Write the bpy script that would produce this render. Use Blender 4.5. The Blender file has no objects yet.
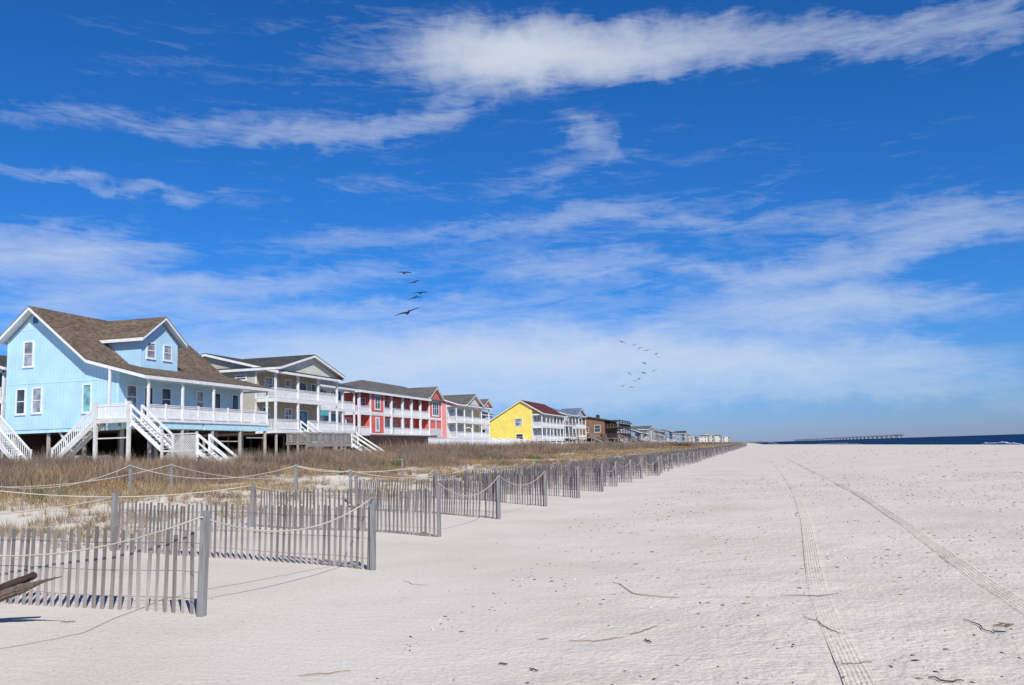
import bpy, math, random
import numpy as np
from mathutils import Vector, Matrix
random.seed(7)
rng = np.random.default_rng(11)
sc = bpy.context.scene
COL = sc.collection
rad = math.radians

# ------------------------------------------------------------------ camera
H = 1.7
F = 880.0
n = np.array([-.031, 1, -107.3/F]); n /= np.linalg.norm(n)
yv = np.array([238, -99.9, -F]); yv -= n*(yv@n); yv /= np.linalg.norm(yv)
xv = np.cross(yv, n)
cam_d = bpy.data.cameras.new('camera'); cam = bpy.data.objects.new('camera', cam_d); COL.objects.link(cam)
M = Matrix([list(xv)+[0], list(yv)+[0], list(n)+[H], [0, 0, 0, 1]])
cam.matrix_world = M
cam_d.sensor_width = 36; cam_d.lens = 36*F/1024; cam_d.clip_end = 60000; cam_d.clip_start = .05
sc.camera = cam

# ------------------------------------------------------------------ sun and sky
SAZ, SEL = rad(38), rad(41)
SUN = Vector((math.sin(SAZ)*math.cos(SEL), -math.cos(SAZ)*math.cos(SEL), math.sin(SEL)))
sd = bpy.data.lights.new('sun', 'SUN'); sd.energy = 4.9; sd.angle = rad(.5); sd.color = (1, .96, .9)
so = bpy.data.objects.new('sun', sd); COL.objects.link(so)
so.rotation_euler = SUN.to_track_quat('Z', 'Y').to_euler()

W = bpy.data.worlds.new("World"); sc.world = W; W.use_nodes = True
nt = W.node_tree; nt.nodes.clear()
def N(t, **k):
    nd = nt.nodes.new(t)
    for a, b in k.items(): setattr(nd, a, b)
    return nd
def mth(op, a, b=None, c=None, clamp=False):
    nd = N('ShaderNodeMath', operation=op); nd.use_clamp = clamp
    for i, v in enumerate((a, b, c)):
        if v is None: continue
        if isinstance(v, (int, float)): nd.inputs[i].default_value = v
        else: nt.links.new(v, nd.inputs[i])
    return nd.outputs[0]
def mixc(f, a, b, mode='MIX'):
    nd = N('ShaderNodeMix', data_type='RGBA', blend_type=mode)
    for s, v in ((nd.inputs[0], f), (nd.inputs[6], a), (nd.inputs[7], b)):
        if isinstance(v, (int, float)): s.default_value = v
        elif isinstance(v, tuple): s.default_value = v
        else: nt.links.new(v, s)
    return nd.outputs[2]
sky = N('ShaderNodeTexSky', sky_type='NISHITA'); sky.sun_disc = False
sky.sun_elevation = SEL; sky.sun_rotation = math.atan2(SUN.x, SUN.y)
sky.air_density = 1.0; sky.dust_density = .3; sky.ozone_density = 4.0; sky.altitude = 0
tc = N('ShaderNodeTexCoord')
sep = N('ShaderNodeSeparateXYZ'); nt.links.new(tc.outputs['Generated'], sep.inputs[0])
az = mth('MULTIPLY', mth('ARCTAN2', sep.outputs[0], sep.outputs[1]), 57.29578)
el = mth('MULTIPLY', mth('ARCSINE', sep.outputs[2]), 57.29578)
def noise3(sx, sy, scale, detail, rough=.55, rot=0., dist=0., off=0.):
    """noise in (azimuth, elevation) degrees, stretched"""
    cx = N('ShaderNodeCombineXYZ')
    c, s = math.cos(rad(rot)), math.sin(rad(rot))
    u = mth('ADD', mth('MULTIPLY', az, c), mth('MULTIPLY', el, s))
    v = mth('ADD', mth('MULTIPLY', az, -s), mth('MULTIPLY', el, c))
    nt.links.new(mth('MULTIPLY', u, sx), cx.inputs[0]); nt.links.new(mth('MULTIPLY', v, sy), cx.inputs[1]); cx.inputs[2].default_value = off
    t = N('ShaderNodeTexNoise'); t.inputs['Scale'].default_value = scale; t.inputs['Detail'].default_value = detail
    t.inputs['Roughness'].default_value = rough; t.inputs['Distortion'].default_value = dist
    nt.links.new(cx.outputs[0], t.inputs[0])
    return t.outputs[0]
w1 = mth('SUBTRACT', noise3(1, 1, .16, 5, .6), .5)
w2 = mth('SUBTRACT', noise3(1, 1, .22, 5, .6, off=7.), .5)
waz = mth('ADD', az, mth('MULTIPLY', w1, 9.0)); wel = mth('ADD', el, mth('MULTIPLY', w2, 3.4))
# wisps and banks of cirrus: azimuth, elevation, half length, half height, tilt, strength
BL = [(-15.0, 25.2, 4.93, 1.47, -1.4, 1.65),
      (-6.9, 24.8, 7.3, 1.29, -1.1, 1.21),
      (5.9, 23.8, 7.7, 1.22, -2.0, 0.52),
      (13.8, 22.6, 4.8, 1.32, -4.7, 0.41),
      (-19.2, 21.8, 4.7, 0.92, 22.5, 0.32),
      (-25.9, 20.4, 5.9, 0.65, 4.7, 0.36),
      (-34.7, 20.3, 7.2, 0.7, 2.9, 0.3),
      (-42.6, 19.8, 4.8, 0.89, -0.6, 0.21),
      (-40.9, 16.6, 7.6, 0.55, -2.8, 0.49),
      (-25.3, 17.3, 5.8, 0.45, -1.6, 0.18),
      (-25.2, 27.0, 5.1, 2.0, -14.8, 0.11),
      (-8.6, 19.9, 2.0, 1.0, -41.0, 0.44),
      (-11.3, 17.8, 3.7, 0.89, 8.6, 0.28),
      (-42.4, 12.0, 5.2, 1.55, 0.8, 0.76),
      (-35.1, 10.3, 9.9, 0.77, 7.0, 0.44),
      (-16.7, 14.3, 13.1, 0.66, 3.5, 0.29),
      (-2.3, 14.0, 5.7, 0.45, -4.7, 0.23),
      (11.8, 12.9, 6.4, 1.11, -2.7, 0.36),
      (8.4, 11.0, 7.3, 0.89, 6.4, 0.44),
      (-0.6, 11.0, 5.6, 0.55, -9.5, 0.29),
      (-10.8, 11.6, 3.9, 1.0, 0.4, 0.33),
      (-22.1, 9.2, 12.8, 0.55, 1.3, 0.26),
      (5.9, 8.0, 7.5, 1.0, -2.7, 0.71),
      (-11.7, 5.8, 14.7, 1.76, -3.0, 1.01),
      (-28.5, 5.4, 14.0, 1.76, 2.5, 0.85),
      (3.3, 4.8, 10.0, 1.32, -5.5, 0.55),
      (-19.0, 3.3, 16.4, 1.18, -1.5, 0.54),
      (-39.0, 7.8, 10.9, 1.35, 4.6, 0.27),
      (8.8, 2.5, 9.8, 0.81, -3.0, 0.24),
      (-30, 24, 16, 5, 0, 0.22),
      (0, 18, 20, 4, 0, 0.15),
      (-25, 12, 22, 4, 3, 0.2),
      (5, 10, 18, 4, 0, 0.2)]
tot = None
for (a0, e0, ha, he, tl, st) in BL:
    c, s = math.cos(rad(tl)), math.sin(rad(tl))
    da = mth('SUBTRACT', waz, a0); de = mth('SUBTRACT', wel, e0)
    u = mth('MULTIPLY', mth('ADD', mth('MULTIPLY', da, c), mth('MULTIPLY', de, s)), 1/ha)
    v = mth('MULTIPLY', mth('ADD', mth('MULTIPLY', da, -s), mth('MULTIPLY', de, c)), 1/he)
    q = mth('ADD', mth('MULTIPLY', u, u), mth('MULTIPLY', v, v))
    g = mth('MULTIPLY', mth('EXPONENT', mth('MULTIPLY', q, -.8)), st)
    tot = g if tot is None else mth('ADD', tot, g)
streak = noise3(.13, .85, 1.0, 10, .6, rot=5, dist=1.0)
fine = noise3(.30, 1.7, 1.0, 9, .66, rot=-7, dist=1.6, off=3.)
tex = mth('ADD', mth('MULTIPLY', streak, .65), mth('MULTIPLY', fine, .45))
hz = mth('EXPONENT', mth('MULTIPLY', mth('MAXIMUM', el, 0.), -.17))
soft = mth('MULTIPLY', hz, 1.1, clamp=True)
thr = mth('SUBTRACT', .27, mth('MULTIPLY', soft, .21))
den = mth('SUBTRACT', mth('ADD', tot, mth('MULTIPLY', mth('SUBTRACT', tex, .53), mth('SUBTRACT', 1.55, mth('MULTIPLY', soft, 1.0)))), thr)
den = mth('MULTIPLY', mth('MULTIPLY', mth('MAXIMUM', den, 0.), .82), mth('MULTIPLY', tot, 2.2, clamp=True))
den = mth('MAXIMUM', den, 0.)
den = mth('SUBTRACT', 1., mth('EXPONENT', mth('MULTIPLY', den, -1.2)))
den = mth('MULTIPLY', den, .93, clamp=True)
tint = mixc(hz, (.14, .62, 1.19, 1), (.46, .60, 1.12, 1))
skyc = mixc(1.0, sky.outputs[0], tint, 'MULTIPLY')
cloudc = (7.4, 7.9, 8.5, 1)
allc = mixc(den, skyc, cloudc)
zen = mth('SUBTRACT', 1., mth('MULTIPLY', mth('MULTIPLY', mth('SUBTRACT', el, 27.), 1/30., clamp=True), .75))   # sky dimmed towards the zenith, above the view, to cut fill light in shadows
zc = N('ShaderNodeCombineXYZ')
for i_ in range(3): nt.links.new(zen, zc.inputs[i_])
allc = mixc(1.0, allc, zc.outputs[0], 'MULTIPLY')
bg = N('ShaderNodeBackground'); bg.inputs[1].default_value = .1
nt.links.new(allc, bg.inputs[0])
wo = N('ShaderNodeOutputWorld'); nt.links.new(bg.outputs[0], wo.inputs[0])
sc.view_settings.view_transform = 'Standard'; sc.view_settings.look = 'None'
sc.view_settings.exposure = 0; sc.view_settings.gamma = 1; sc.view_settings.use_curve_mapping = False
sc.render.engine = 'CYCLES'
sc.cycles.max_bounces = 6

# ------------------------------------------------------------------ materials
def mat(name, col, rough=.7, pat=None, spec=.3, metal=0.):
    m = bpy.data.materials.new(name); m.use_nodes = True
    t = m.node_tree; b = t.nodes['Principled BSDF']
    b.inputs['Roughness'].default_value = rough; b.inputs['Specular IOR Level'].default_value = spec
    b.inputs['Metallic'].default_value = metal
    L = t.links.new
    def nn(ty, **k):
        x = t.nodes.new(ty)
        for a, c in k.items(): setattr(x, a, c)
        return x
    geo = nn('ShaderNodeTexCoord'); pos = geo.outputs['Object']
    c4 = tuple(col)+(1,)
    def ramp(src, pts):
        r = nn('ShaderNodeValToRGB'); L(src, r.inputs[0])
        e = r.color_ramp.elements
        while len(e) < len(pts): e.new(.5)
        for x, (p, cc) in zip(e, pts): x.position = p; x.color = tuple(cc)+(1,)
        return r.outputs[0]
    def nz(scale, detail=4, vec=None, rough_=.55):
        x = nn('ShaderNodeTexNoise'); x.inputs['Scale'].default_value = scale; x.inputs['Detail'].default_value = detail; x.inputs['Roughness'].default_value = rough_
        L(vec if vec is not None else pos, x.inputs[0]); return x.outputs[0]
    def mp(scale):
        x = nn('ShaderNodeMapping'); x.inputs['Scale'].default_value = scale; L(pos, x.inputs[0]); return x.outputs[0]
    def bump(h, st, dist=.02):
        x = nn('ShaderNodeBump'); x.inputs['Strength'].default_value = st; x.inputs['Distance'].default_value = dist
        L(h, x.inputs['Height']); L(x.outputs[0], b.inputs['Normal'])
    def mul(a, f):
        return tuple(min(1, v*f) for v in a)
    b.inputs['Base Color'].default_value = c4
    if pat in ('vsiding', 'hsiding', 'boards'):
        sx = {'vsiding': 'X', 'hsiding': 'Z', 'boards': 'Z'}[pat]
        sp = nn('ShaderNodeSeparateXYZ'); L(pos, sp.inputs[0])
        if pat == 'vsiding':
            ad = nn('ShaderNodeMath', operation='ADD'); L(sp.outputs[0], ad.inputs[0]); L(sp.outputs[1], ad.inputs[1]); src = ad.outputs[0]; per = .3
        else: src = sp.outputs[2]; per = .15
        fr = nn('ShaderNodeMath', operation='FRACT'); mu = nn('ShaderNodeMath', operation='MULTIPLY'); L(src, mu.inputs[0]); mu.inputs[1].default_value = 1/per
        L(mu.outputs[0], fr.inputs[0])
        big = nz(.9, 5)
        cr = ramp(big, [(.3, mul(col, .88)), (.7, mul(col, 1.05))])
        gr = ramp(fr.outputs[0], [(0, (.62,)*3), (.09, (1,)*3)])
        mx = nn('ShaderNodeMix', data_type='RGBA', blend_type='MULTIPLY'); mx.inputs[0].default_value = 1
        L(cr, mx.inputs[6]); L(gr, mx.inputs[7]); L(mx.outputs[2], b.inputs['Base Color'])
        bump(fr.outputs[0], .5, .01)
    elif pat == 'shingle':
        br = nn('ShaderNodeTexBrick'); br.offset = .5
        sp = nn('ShaderNodeSeparateXYZ'); L(pos, sp.inputs[0]); cb = nn('ShaderNodeCombineXYZ')
        ad = nn('ShaderNodeMath', operation='ADD'); L(sp.outputs[0], ad.inputs[0]); L(sp.outputs[1], ad.inputs[1])
        L(ad.outputs[0], cb.inputs[0]); L(sp.outputs[2], cb.inputs[1]); L(cb.outputs[0], br.inputs[0])
        br.inputs['Scale'].default_value = 1; br.inputs['Brick Width'].default_value = .32; br.inputs['Row Height'].default_value = .1
        br.inputs['Mortar Size'].default_value = .008; br.inputs['Bias'].default_value = 0
        br.inputs['Color1'].default_value = mul(col, .65)+(1,); br.inputs['Color2'].default_value = mul(col, 1.35)+(1,); br.inputs['Mortar'].default_value = mul(col, .4)+(1,)
        mx = nn('ShaderNodeMix', data_type='RGBA', blend_type='MULTIPLY'); mx.inputs[0].default_value = 1
        L(br.outputs[0], mx.inputs[6]); L(ramp(nz(.7, 5), [(.3, (.75,)*3), (.7, (1.1,)*3)]), mx.inputs[7]); L(mx.outputs[2], b.inputs['Base Color'])
        bump(nz(9, 3), .35, .03)
    elif pat in ('wood', 'slat'):
        g = nz(1, 6, mp((30, 30, 2.5)), .6)
        isl = nn('ShaderNodeNewGeometry')
        cr = ramp(g, [(.25, mul(col, .6)), (.5, col), (.75, mul(col, 1.3))])
        mx = nn('ShaderNodeMix', data_type='RGBA', blend_type='MULTIPLY'); mx.inputs[0].default_value = 1
        L(cr, mx.inputs[6]); L(ramp(isl.outputs['Random Per Island'], [(0, (.62,)*3), (1, (1.2,)*3)]), mx.inputs[7]); L(mx.outputs[2], b.inputs['Base Color'])
        if pat == 'slat':      # sand-scoured, bleached lower half, tarry grey upper half
            sp = nn('ShaderNodeSeparateXYZ'); L(pos, sp.inputs[0]); ad = nn('ShaderNodeMath', operation='MULTIPLY_ADD'); L(nz(2.5, 3), ad.inputs[0]); ad.inputs[1].default_value = .5; L(sp.outputs[2], ad.inputs[2])
            m2 = nn('ShaderNodeMix', data_type='RGBA', blend_type='MULTIPLY'); m2.inputs[0].default_value = 1; L(mx.outputs[2], m2.inputs[6]); L(ramp(ad.outputs[0], [(.45, (1.2, 1.17, 1.15)), (1., (.72, .72, .72))]), m2.inputs[7]); L(m2.outputs[2], b.inputs['Base Color'])
        bump(g, .5, .01)
    elif pat == 'paint':
        L(ramp(nz(3, 6), [(.25, mul(col, .8)), (.6, col), (.8, mul(col, 1.05))]), b.inputs['Base Color'])
        bump(nz(25, 3), .15, .005)
    elif pat == 'glass':
        L(ramp(nz(1.3, 2), [(.35, mul(col, .5)), (.65, mul(col, 1.6))]), b.inputs['Base Color'])
    elif pat == 'leaf':
        isl = nn('ShaderNodeNewGeometry')
        hs = nn('ShaderNodeHueSaturation'); hs.inputs['Color'].default_value = c4
        L(nz(.12, 4), hs.inputs['Hue']) if False else None
        cr = ramp(isl.outputs['Random Per Island'], [(0, mul(col, .35)), (.5, col), (.85, mul(col, 1.5)), (1, (col[0]*1.9, col[1]*1.8, col[2]*1.6))])
        mx = nn('ShaderNodeMix', data_type='RGBA', blend_type='MULTIPLY'); mx.inputs[0].default_value = 1
        L(cr, mx.inputs[6]); L(ramp(nz(.22, 4), [(.32, (.62, .6, .66)), (.55, (1, 1, 1)), (.72, (1.25, 1.05, .75))]), mx.inputs[7]); L(mx.outputs[2], b.inputs['Base Color'])
    return m

WHITE = mat('white_paint', (.80, .80, .79), .55, 'paint')
WHITE2 = mat('aged_white_paint', (.62, .60, .57), .65, 'paint')
BLUE = mat('light_blue_siding', (.45, .69, .85), .6, 'vsiding')
BLUET = mat('light_blue_trim', (.50, .76, .85), .6, 'paint')
BEIGE = mat('beige_siding', (.50, .47, .38), .7, 'hsiding')
CREAM = mat('cream_siding', (.66, .63, .54), .7, 'hsiding')
WHSID = mat('white_siding', (.72, .72, .72), .6, 'hsiding')
RED = mat('coral_red_siding', (.74, .15, .12), .6, 'hsiding')
PINK = mat('coral_pink_siding', (.82, .32, .32), .6, 'hsiding')
YEL = mat('yellow_siding', (.86, .69, .15), .6, 'hsiding')
BROWNW = mat('brown_siding', (.25, .14, .085), .7, 'hsiding')
LGREY = mat('pale_grey_siding', (.45, .48, .52), .7, 'hsiding')
SLBLUE = mat('grey_blue_siding', (.22, .30, .42), .7, 'hsiding')
TAN = mat('tan_siding', (.42, .34, .26), .7, 'hsiding')
R_BROWN = mat('brown_shingles', (.17, .125, .09), .9, 'shingle')
R_DARK = mat('charcoal_shingles', (.075, .07, .068), .9, 'shingle')
R_SLATE = mat('slate_shingles', (.07, .085, .11), .9, 'shingle')
R_GREY = mat('grey_shingles', (.15, .14, .13), .9, 'shingle')
R_RED = mat('dark_red_shingles', (.13, .03, .028), .9, 'shingle')
R_BLUE = mat('blue_grey_metal_roof', (.17, .23, .31), .5, 'shingle')
GREYW = mat('weathered_grey_wood', (.27, .25, .235), .85, 'wood')
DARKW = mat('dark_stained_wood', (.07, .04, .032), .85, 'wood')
PILW = mat('piling_wood', (.36, .33, .29), .85, 'wood')
POSTW = mat('fence_post_wood', (.25, .24, .238), .85, 'wood')
SLATW = mat('fence_slat_wood', (.33, .295, .275), .9, 'slat')
LOGW = mat('driftwood', (.17, .12, .095), .9, 'wood'); LOGD = mat('dark_driftwood', (.065, .042, .034), .9, 'wood')
ROPEM = mat('pale_rope', (.55, .50, .42), .9, 'paint')
WIREM = mat('galvanised_wire', (.12, .11, .11), .6)
GLASS = mat('window_glass', (.05, .065, .085), .12, 'glass', .5)
GLASSB = mat('window_glass_with_pale_blind', (.24, .27, .31), .2, 'glass', .5)
TEAL = mat('teal_glass', (.14, .33, .36), .2, 'glass', .5)
DARK = mat('dark_door', (.03, .03, .04), .5)
BLUEG = mat('deep_blue_glass', (.02, .13, .27), .15, 'glass', .5)
SHUT = mat('blue_shutter', (.015, .10, .22), .5, 'paint')
VENT = mat('vent_paint', (.05, .16, .28), .6, 'paint')
TEALP = mat('turquoise_panel', (.10, .45, .45), .6, 'paint')
CONC = mat('pale_concrete', (.55, .54, .52), .9, 'paint')

# ------------------------------------------------------------------ mesh builder
class MB:
    def __init__(s): s.v = []; s.f = []
    def add(s, vs, fs):
        o = len(s.v); s.v += [tuple(v) for v in vs]; s.f += [tuple(i+o for i in f) for f in fs]; return s
    def box(s, x0, x1, y0, y1, z0, z1):
        if x0 > x1: x0, x1 = x1, x0
        if y0 > y1: y0, y1 = y1, y0
        if z0 > z1: z0, z1 = z1, z0
        return s.add([(x, y, z) for z in (z0, z1) for y in (y0, y1) for x in (x0, x1)],
              [(0, 2, 3, 1), (4, 5, 7, 6), (0, 1, 5, 4), (2, 6, 7, 3), (0, 4, 6, 2), (1, 3, 7, 5)])
    def beam(s, p, q, w, h, up=(0, 0, 1)):
        p = Vector(p); q = Vector(q); d = (q-p).normalized(); u = Vector(up)
        a = d.cross(u)
        if a.length < 1e-3: a = d.cross(Vector((1, 0, 0)))
        a.normalize(); b = a.cross(d).normalized()
        vs = [c + a*(sx*w/2) + b*(sz*h/2) for c in (p, q) for sx, sz in ((-1, -1), (1, -1), (1, 1), (-1, 1))]
        return s.add(vs, [(0, 1, 2, 3), (7, 6, 5, 4), (0, 4, 5, 1), (1, 5, 6, 2), (2, 6, 7, 3), (3, 7, 4, 0)])
    def prism(s, ax, poly, a, b):
        k = len(poly)
        mk = (lambda p, t: (p[0], t, p[1])) if ax == 'y' else ((lambda p, t: (t, p[0], p[1])) if ax == 'x' else (lambda p, t: (p[0], p[1], t)))
        return s.add([mk(p, a) for p in poly]+[mk(p, b) for p in poly],
              [tuple(range(k)), tuple(range(2*k-1, k-1, -1))]+[(i, i+k, (i+1) % k+k, (i+1) % k) for i in range(k)])
    def tube(s, pts, rads, seg=6, cap=True):
        pts = [Vector(p) for p in pts]
        if not hasattr(rads, '__len__'): rads = [rads]*len(pts)
        o = len(s.v); prev = None
        for i, p in enumerate(pts):
            d = (pts[min(i+1, len(pts)-1)]-pts[max(i-1, 0)]).normalized()
            if prev is None:
                a = d.cross(Vector((0, 0, 1)))
                if a.length < 1e-3: a = d.cross(Vector((1, 0, 0)))
            else: a = prev - d*prev.dot(d)
            a.normalize(); prev = a; b = d.cross(a)
            for j in range(seg):
                t = 2*math.pi*j/seg; s.v.append(tuple(p+(a*math.cos(t)+b*math.sin(t))*rads[i]))
        for i in range(len(pts)-1):
            for j in range(seg):
                s.f.append((o+i*seg+j, o+i*seg+(j+1) % seg, o+(i+1)*seg+(j+1) % seg, o+(i+1)*seg+j))
        if cap:
            s.f.append(tuple(o+j for j in range(seg))[::-1]); s.f.append(tuple(o+(len(pts)-1)*seg+j for j in range(seg)))
        return s
    def build(s, name, m, parent=None, loc=None, smooth=False):
        off = np.zeros(3)
        if parent is not None: off = np.array(parent['_o'][:])
        elif loc is not None: off = np.array(loc, float)
        me = bpy.data.meshes.new(name)
        me.from_pydata([tuple(np.array(v)-off) for v in s.v], [], s.f)
        import bmesh
        bm = bmesh.new(); bm.from_mesh(me); bmesh.ops.recalc_face_normals(bm, faces=bm.faces); bm.to_mesh(me); bm.free()
        me.materials.append(m)
        if smooth: me.polygons.foreach_set('use_smooth', [True]*len(me.polygons))
        o = bpy.data.objects.new(name, me); COL.objects.link(o); o['_o'] = [float(x) for x in off]
        if parent is not None: o.parent = parent
        elif loc is not None: o.location = loc
        return o
def tag(o, label=None, cat=None, group=None, kind=None):
    if label: o['label'] = label
    if cat: o['category'] = cat
    if group: o['group'] = group
    if kind: o['kind'] = kind
    return o
def thing(name, label, cat, loc=(0, 0, 0), group=None):
    o = bpy.data.objects.new(name, None); COL.objects.link(o); o.location = loc; o['_o'] = [float(x) for x in loc]
    o.empty_display_size = .2
    return tag(o, label, cat, group)
def fast_mesh(name, V, Fc, m, loc=None, smooth=False):
    """V (n,3) array, Fc (k,3|4) array"""
    me = bpy.data.meshes.new(name); k = Fc.shape[1]
    me.vertices.add(len(V)); me.vertices.foreach_set('co', np.ascontiguousarray(V, dtype=np.float32).ravel())
    me.loops.add(Fc.size); me.loops.foreach_set('vertex_index', np.ascontiguousarray(Fc, dtype=np.int32).ravel())
    me.polygons.add(len(Fc)); me.polygons.foreach_set('loop_start', np.arange(len(Fc), dtype=np.int32)*k)
    me.update(calc_edges=True); me.validate()
    if smooth: me.polygons.foreach_set('use_smooth', np.ones(len(Fc), bool))
    me.materials.append(m)
    o = bpy.data.objects.new(name, me); COL.objects.link(o); return o

# ------------------------------------------------------------------ terrain
def vnoise(x, y, seed=0):
    xi = np.floor(x); yi = np.floor(y); fx = x-xi; fy = y-yi
    fx = fx*fx*(3-2*fx); fy = fy*fy*(3-2*fy)
    def h(a, b):
        v = np.sin(a*127.1+b*311.7+seed*74.7)*43758.5453; return v-np.floor(v)
    return (h(xi, yi)*(1-fx)+h(xi+1, yi)*fx)*(1-fy)+(h(xi, yi+1)*(1-fx)+h(xi+1, yi+1)*fx)*fy
def fbm(x, y, sc_, o=4, seed=0):
    x = np.asarray(x, float)/sc_; y = np.asarray(y, float)/sc_; t = 0; a = .5
    for i in range(o): t = t+a*vnoise(x, y, seed+i*3); x = x*2.03; y = y*2.03; a *= .5
    return t
def toe(Y): return -5.8+.010*np.minimum(Y, 700.)
def crest(Y):
    return np.interp(Y, [-200, 0, 136, 200, 427, 680, 1500, 3000], [45, 43, 42, 37, 24, 6, 5, -5])
def zg(X, Y):
    X = np.asarray(X, float); Y = np.asarray(Y, float)
    d = (toe(Y)-5.5)-X
    base = np.interp(d, [0, 2.5, 5, 9, 15, 22, 30, 60], [0, .12, .30, .50, .85, 1.05, .9, 1.1])
    rough = np.clip((d-.3)/4, 0, 1)
    z = base + rough*(fbm(X, Y, 6, 4, 5)-.47)*.75 + rough*(fbm(X, Y, 1.4, 3, 9)-.47)*.22
    # sand blown up a little behind the slatted fences
    k = np.clip(1-np.abs(X-(toe(Y)-3.0))/4.5, 0, 1)
    z = z + k*(.03+.10*fbm(X, Y, 2.2, 3, 2))*.6
    z = z + (fbm(X, Y, 9, 3, 21)-.47)*.07
    b = X-crest(Y)
    z = z + np.interp(b, [-14, -2, 0, 10, 40, 300], [0, .10, .08, -1.0, -2.6, -6])
    return z
def zat(x, y): return float(zg(x, y))
xs = np.concatenate([-np.geomspace(30, 9000, 50)[::-1], np.arange(-29.6, -13, .3), np.arange(-13, -2, .11), np.arange(-2, 8, .16), np.arange(8, 60, .8), np.geomspace(60, 9000, 26)])
ys = np.concatenate([-np.geomspace(3, 400, 14)[::-1], np.arange(-2.5, 4, .5), np.arange(4, 18, .1), np.arange(18, 45, .28), np.geomspace(45, 12000, 170)])
GX, GY = np.meshgrid(xs, ys)
GZ = zg(GX, GY)
# footmarks and trampled hollows on the open beach (real relief, only near the camera)
near = np.clip((34-GY)/20, 0, 1)*np.clip((GX+5)/4, 0.08, 1)*(GY > 2)
GZ += near*((fbm(GX, GY, .42, 2, 33)-.4)*.05)
GZ += np.clip((30-GY)/15, 0, 1)*(GY > 2)*(fbm(GX, GY, .9, 2, 37)-.4)*.016
V = np.stack([GX.ravel(), GY.ravel(), GZ.ravel()], 1)
ny_, nx_ = GX.shape
idx = np.arange(ny_*nx_).reshape(ny_, nx_)
Fq = np.stack([idx[:-1, :-1].ravel(), idx[:-1, 1:].ravel(), idx[1:, 1:].ravel(), idx[1:, :-1].ravel()], 1)

def sand_material():
    m = bpy.data.materials.new('beach_sand'); m.use_nodes = True; t = m.node_tree; b = t.nodes['Principled BSDF']; L = t.links.new
    b.inputs['Roughness'].default_value = .95; b.inputs['Specular IOR Level'].default_value = .12
    def nn(ty, **k):
        x = t.nodes.new(ty)
        for a, c in k.items(): setattr(x, a, c)
        return x
    tcx = nn('ShaderNodeTexCoord'); P = tcx.outputs['Object']
    def nz(s, d=4, sc3=None, dist=0):
        v = P
        if sc3:
            mpn = nn('ShaderNodeMapping'); mpn.inputs['Scale'].default_value = sc3; L(P, mpn.inputs[0]); v = mpn.outputs[0]
        x = nn('ShaderNodeTexNoise'); x.inputs['Scale'].default_value = s; x.inputs['Detail'].default_value = d; x.inputs['Distortion'].default_value = dist
        L(v, x.inputs[0]); return x.outputs[0]
    def mm(op, a, c, clamp=False):
        x = nn('ShaderNodeMath', operation=op); x.use_clamp = clamp
        for i, v in enumerate((a, c)):
            if isinstance(v, (int, float)): x.inputs[i].default_value = v
            else: L(v, x.inputs[i])
        return x.outputs[0]
    def rp(src, pts):
        r = nn('ShaderNodeValToRGB'); L(src, r.inputs[0]); e = r.color_ramp.elements
        while len(e) < len(pts): e.new(.5)
        for x, (p, cc) in zip(e, pts): x.position = p; x.color = cc+(1,)
        return r.outputs[0]
    base = rp(nz(.35, 6), [(.3, (.60, .555, .485)), (.5, (.66, .615, .545)), (.7, (.70, .655, .585))])
    fine = rp(nz(38, 4), [(.28, (.80, .78, .75)), (.5, (1, 1, 1)), (.75, (1.04, 1.03, 1.02))])
    mx = nn('ShaderNodeMix', data_type='RGBA', blend_type='MULTIPLY'); mx.inputs[0].default_value = 1; L(base, mx.inputs[6]); L(fine, mx.inputs[7])
    # tiny dark and pale grains of shell and wrack
    sep_ = nn('ShaderNodeSeparateXYZ'); L(P, sep_.inputs[0])
    zone = mm('MULTIPLY', mm('ADD', sep_.outputs[0], 3.5), .35, True)
    vo = nn('ShaderNodeTexVoronoi'); vo.inputs['Scale'].default_value = 9.; mpp = nn('ShaderNodeMapping'); mpp.inputs['Scale'].default_value = (1., 2., 1); L(P, mpp.inputs[0]); L(mpp.outputs[0], vo.inputs[0])
    spk = mm('LESS_THAN', vo.outputs['Distance'], mm('MULTIPLY', mm('SUBTRACT', nz(.8, 4), .44), .55))
    spk = mm('MULTIPLY', spk, zone)
    mx2 = nn('ShaderNodeMix', data_type='RGBA'); L(mm('MULTIPLY', spk, .5), mx2.inputs[0]); L(mx.outputs[2], mx2.inputs[6]); mx2.inputs[7].default_value = (.33, .30, .26, 1)
    L(mx2.outputs[2], b.inputs['Base Color'])
    # relief: wind ripples, trampled sand, grain
    wv = nn('ShaderNodeTexWave', wave_type='BANDS', bands_direction='Y'); wv.inputs['Scale'].default_value = 1.5; wv.inputs['Distortion'].default_value = 9; wv.inputs['Detail'].default_value = 3; wv.inputs['Detail Scale'].default_value = .8
    L(P, wv.inputs[0])
    tr = nn('ShaderNodeTexVoronoi', feature='SMOOTH_F1'); tr.inputs['Scale'].default_value = 4.6; L(P, tr.inputs[0])
    hgt = mm('ADD', mm('MULTIPLY', wv.outputs[1], .05), mm('MULTIPLY', nz(14, 5), .35))
    zz = mm('ADD', mm('MULTIPLY', zone, 1.1), .28)
    hgt = mm('ADD', hgt, mm('MULTIPLY', mm('MULTIPLY', tr.outputs['Distance'], zone), .8))
    hgt = mm('ADD', hgt, mm('MULTIPLY', mm('MULTIPLY', nz(15, 6), zz), .72))
    bp = nn('ShaderNodeBump'); bp.inputs['Strength'].default_value = .5; bp.inputs['Distance'].default_value = .05; L(hgt, bp.inputs['Height']); L(bp.outputs[0], b.inputs['Normal'])
    return m
SAND = sand_material()
ground = fast_mesh('beach', V, Fq, SAND, smooth=True); tag(ground, kind='structure')

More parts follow.
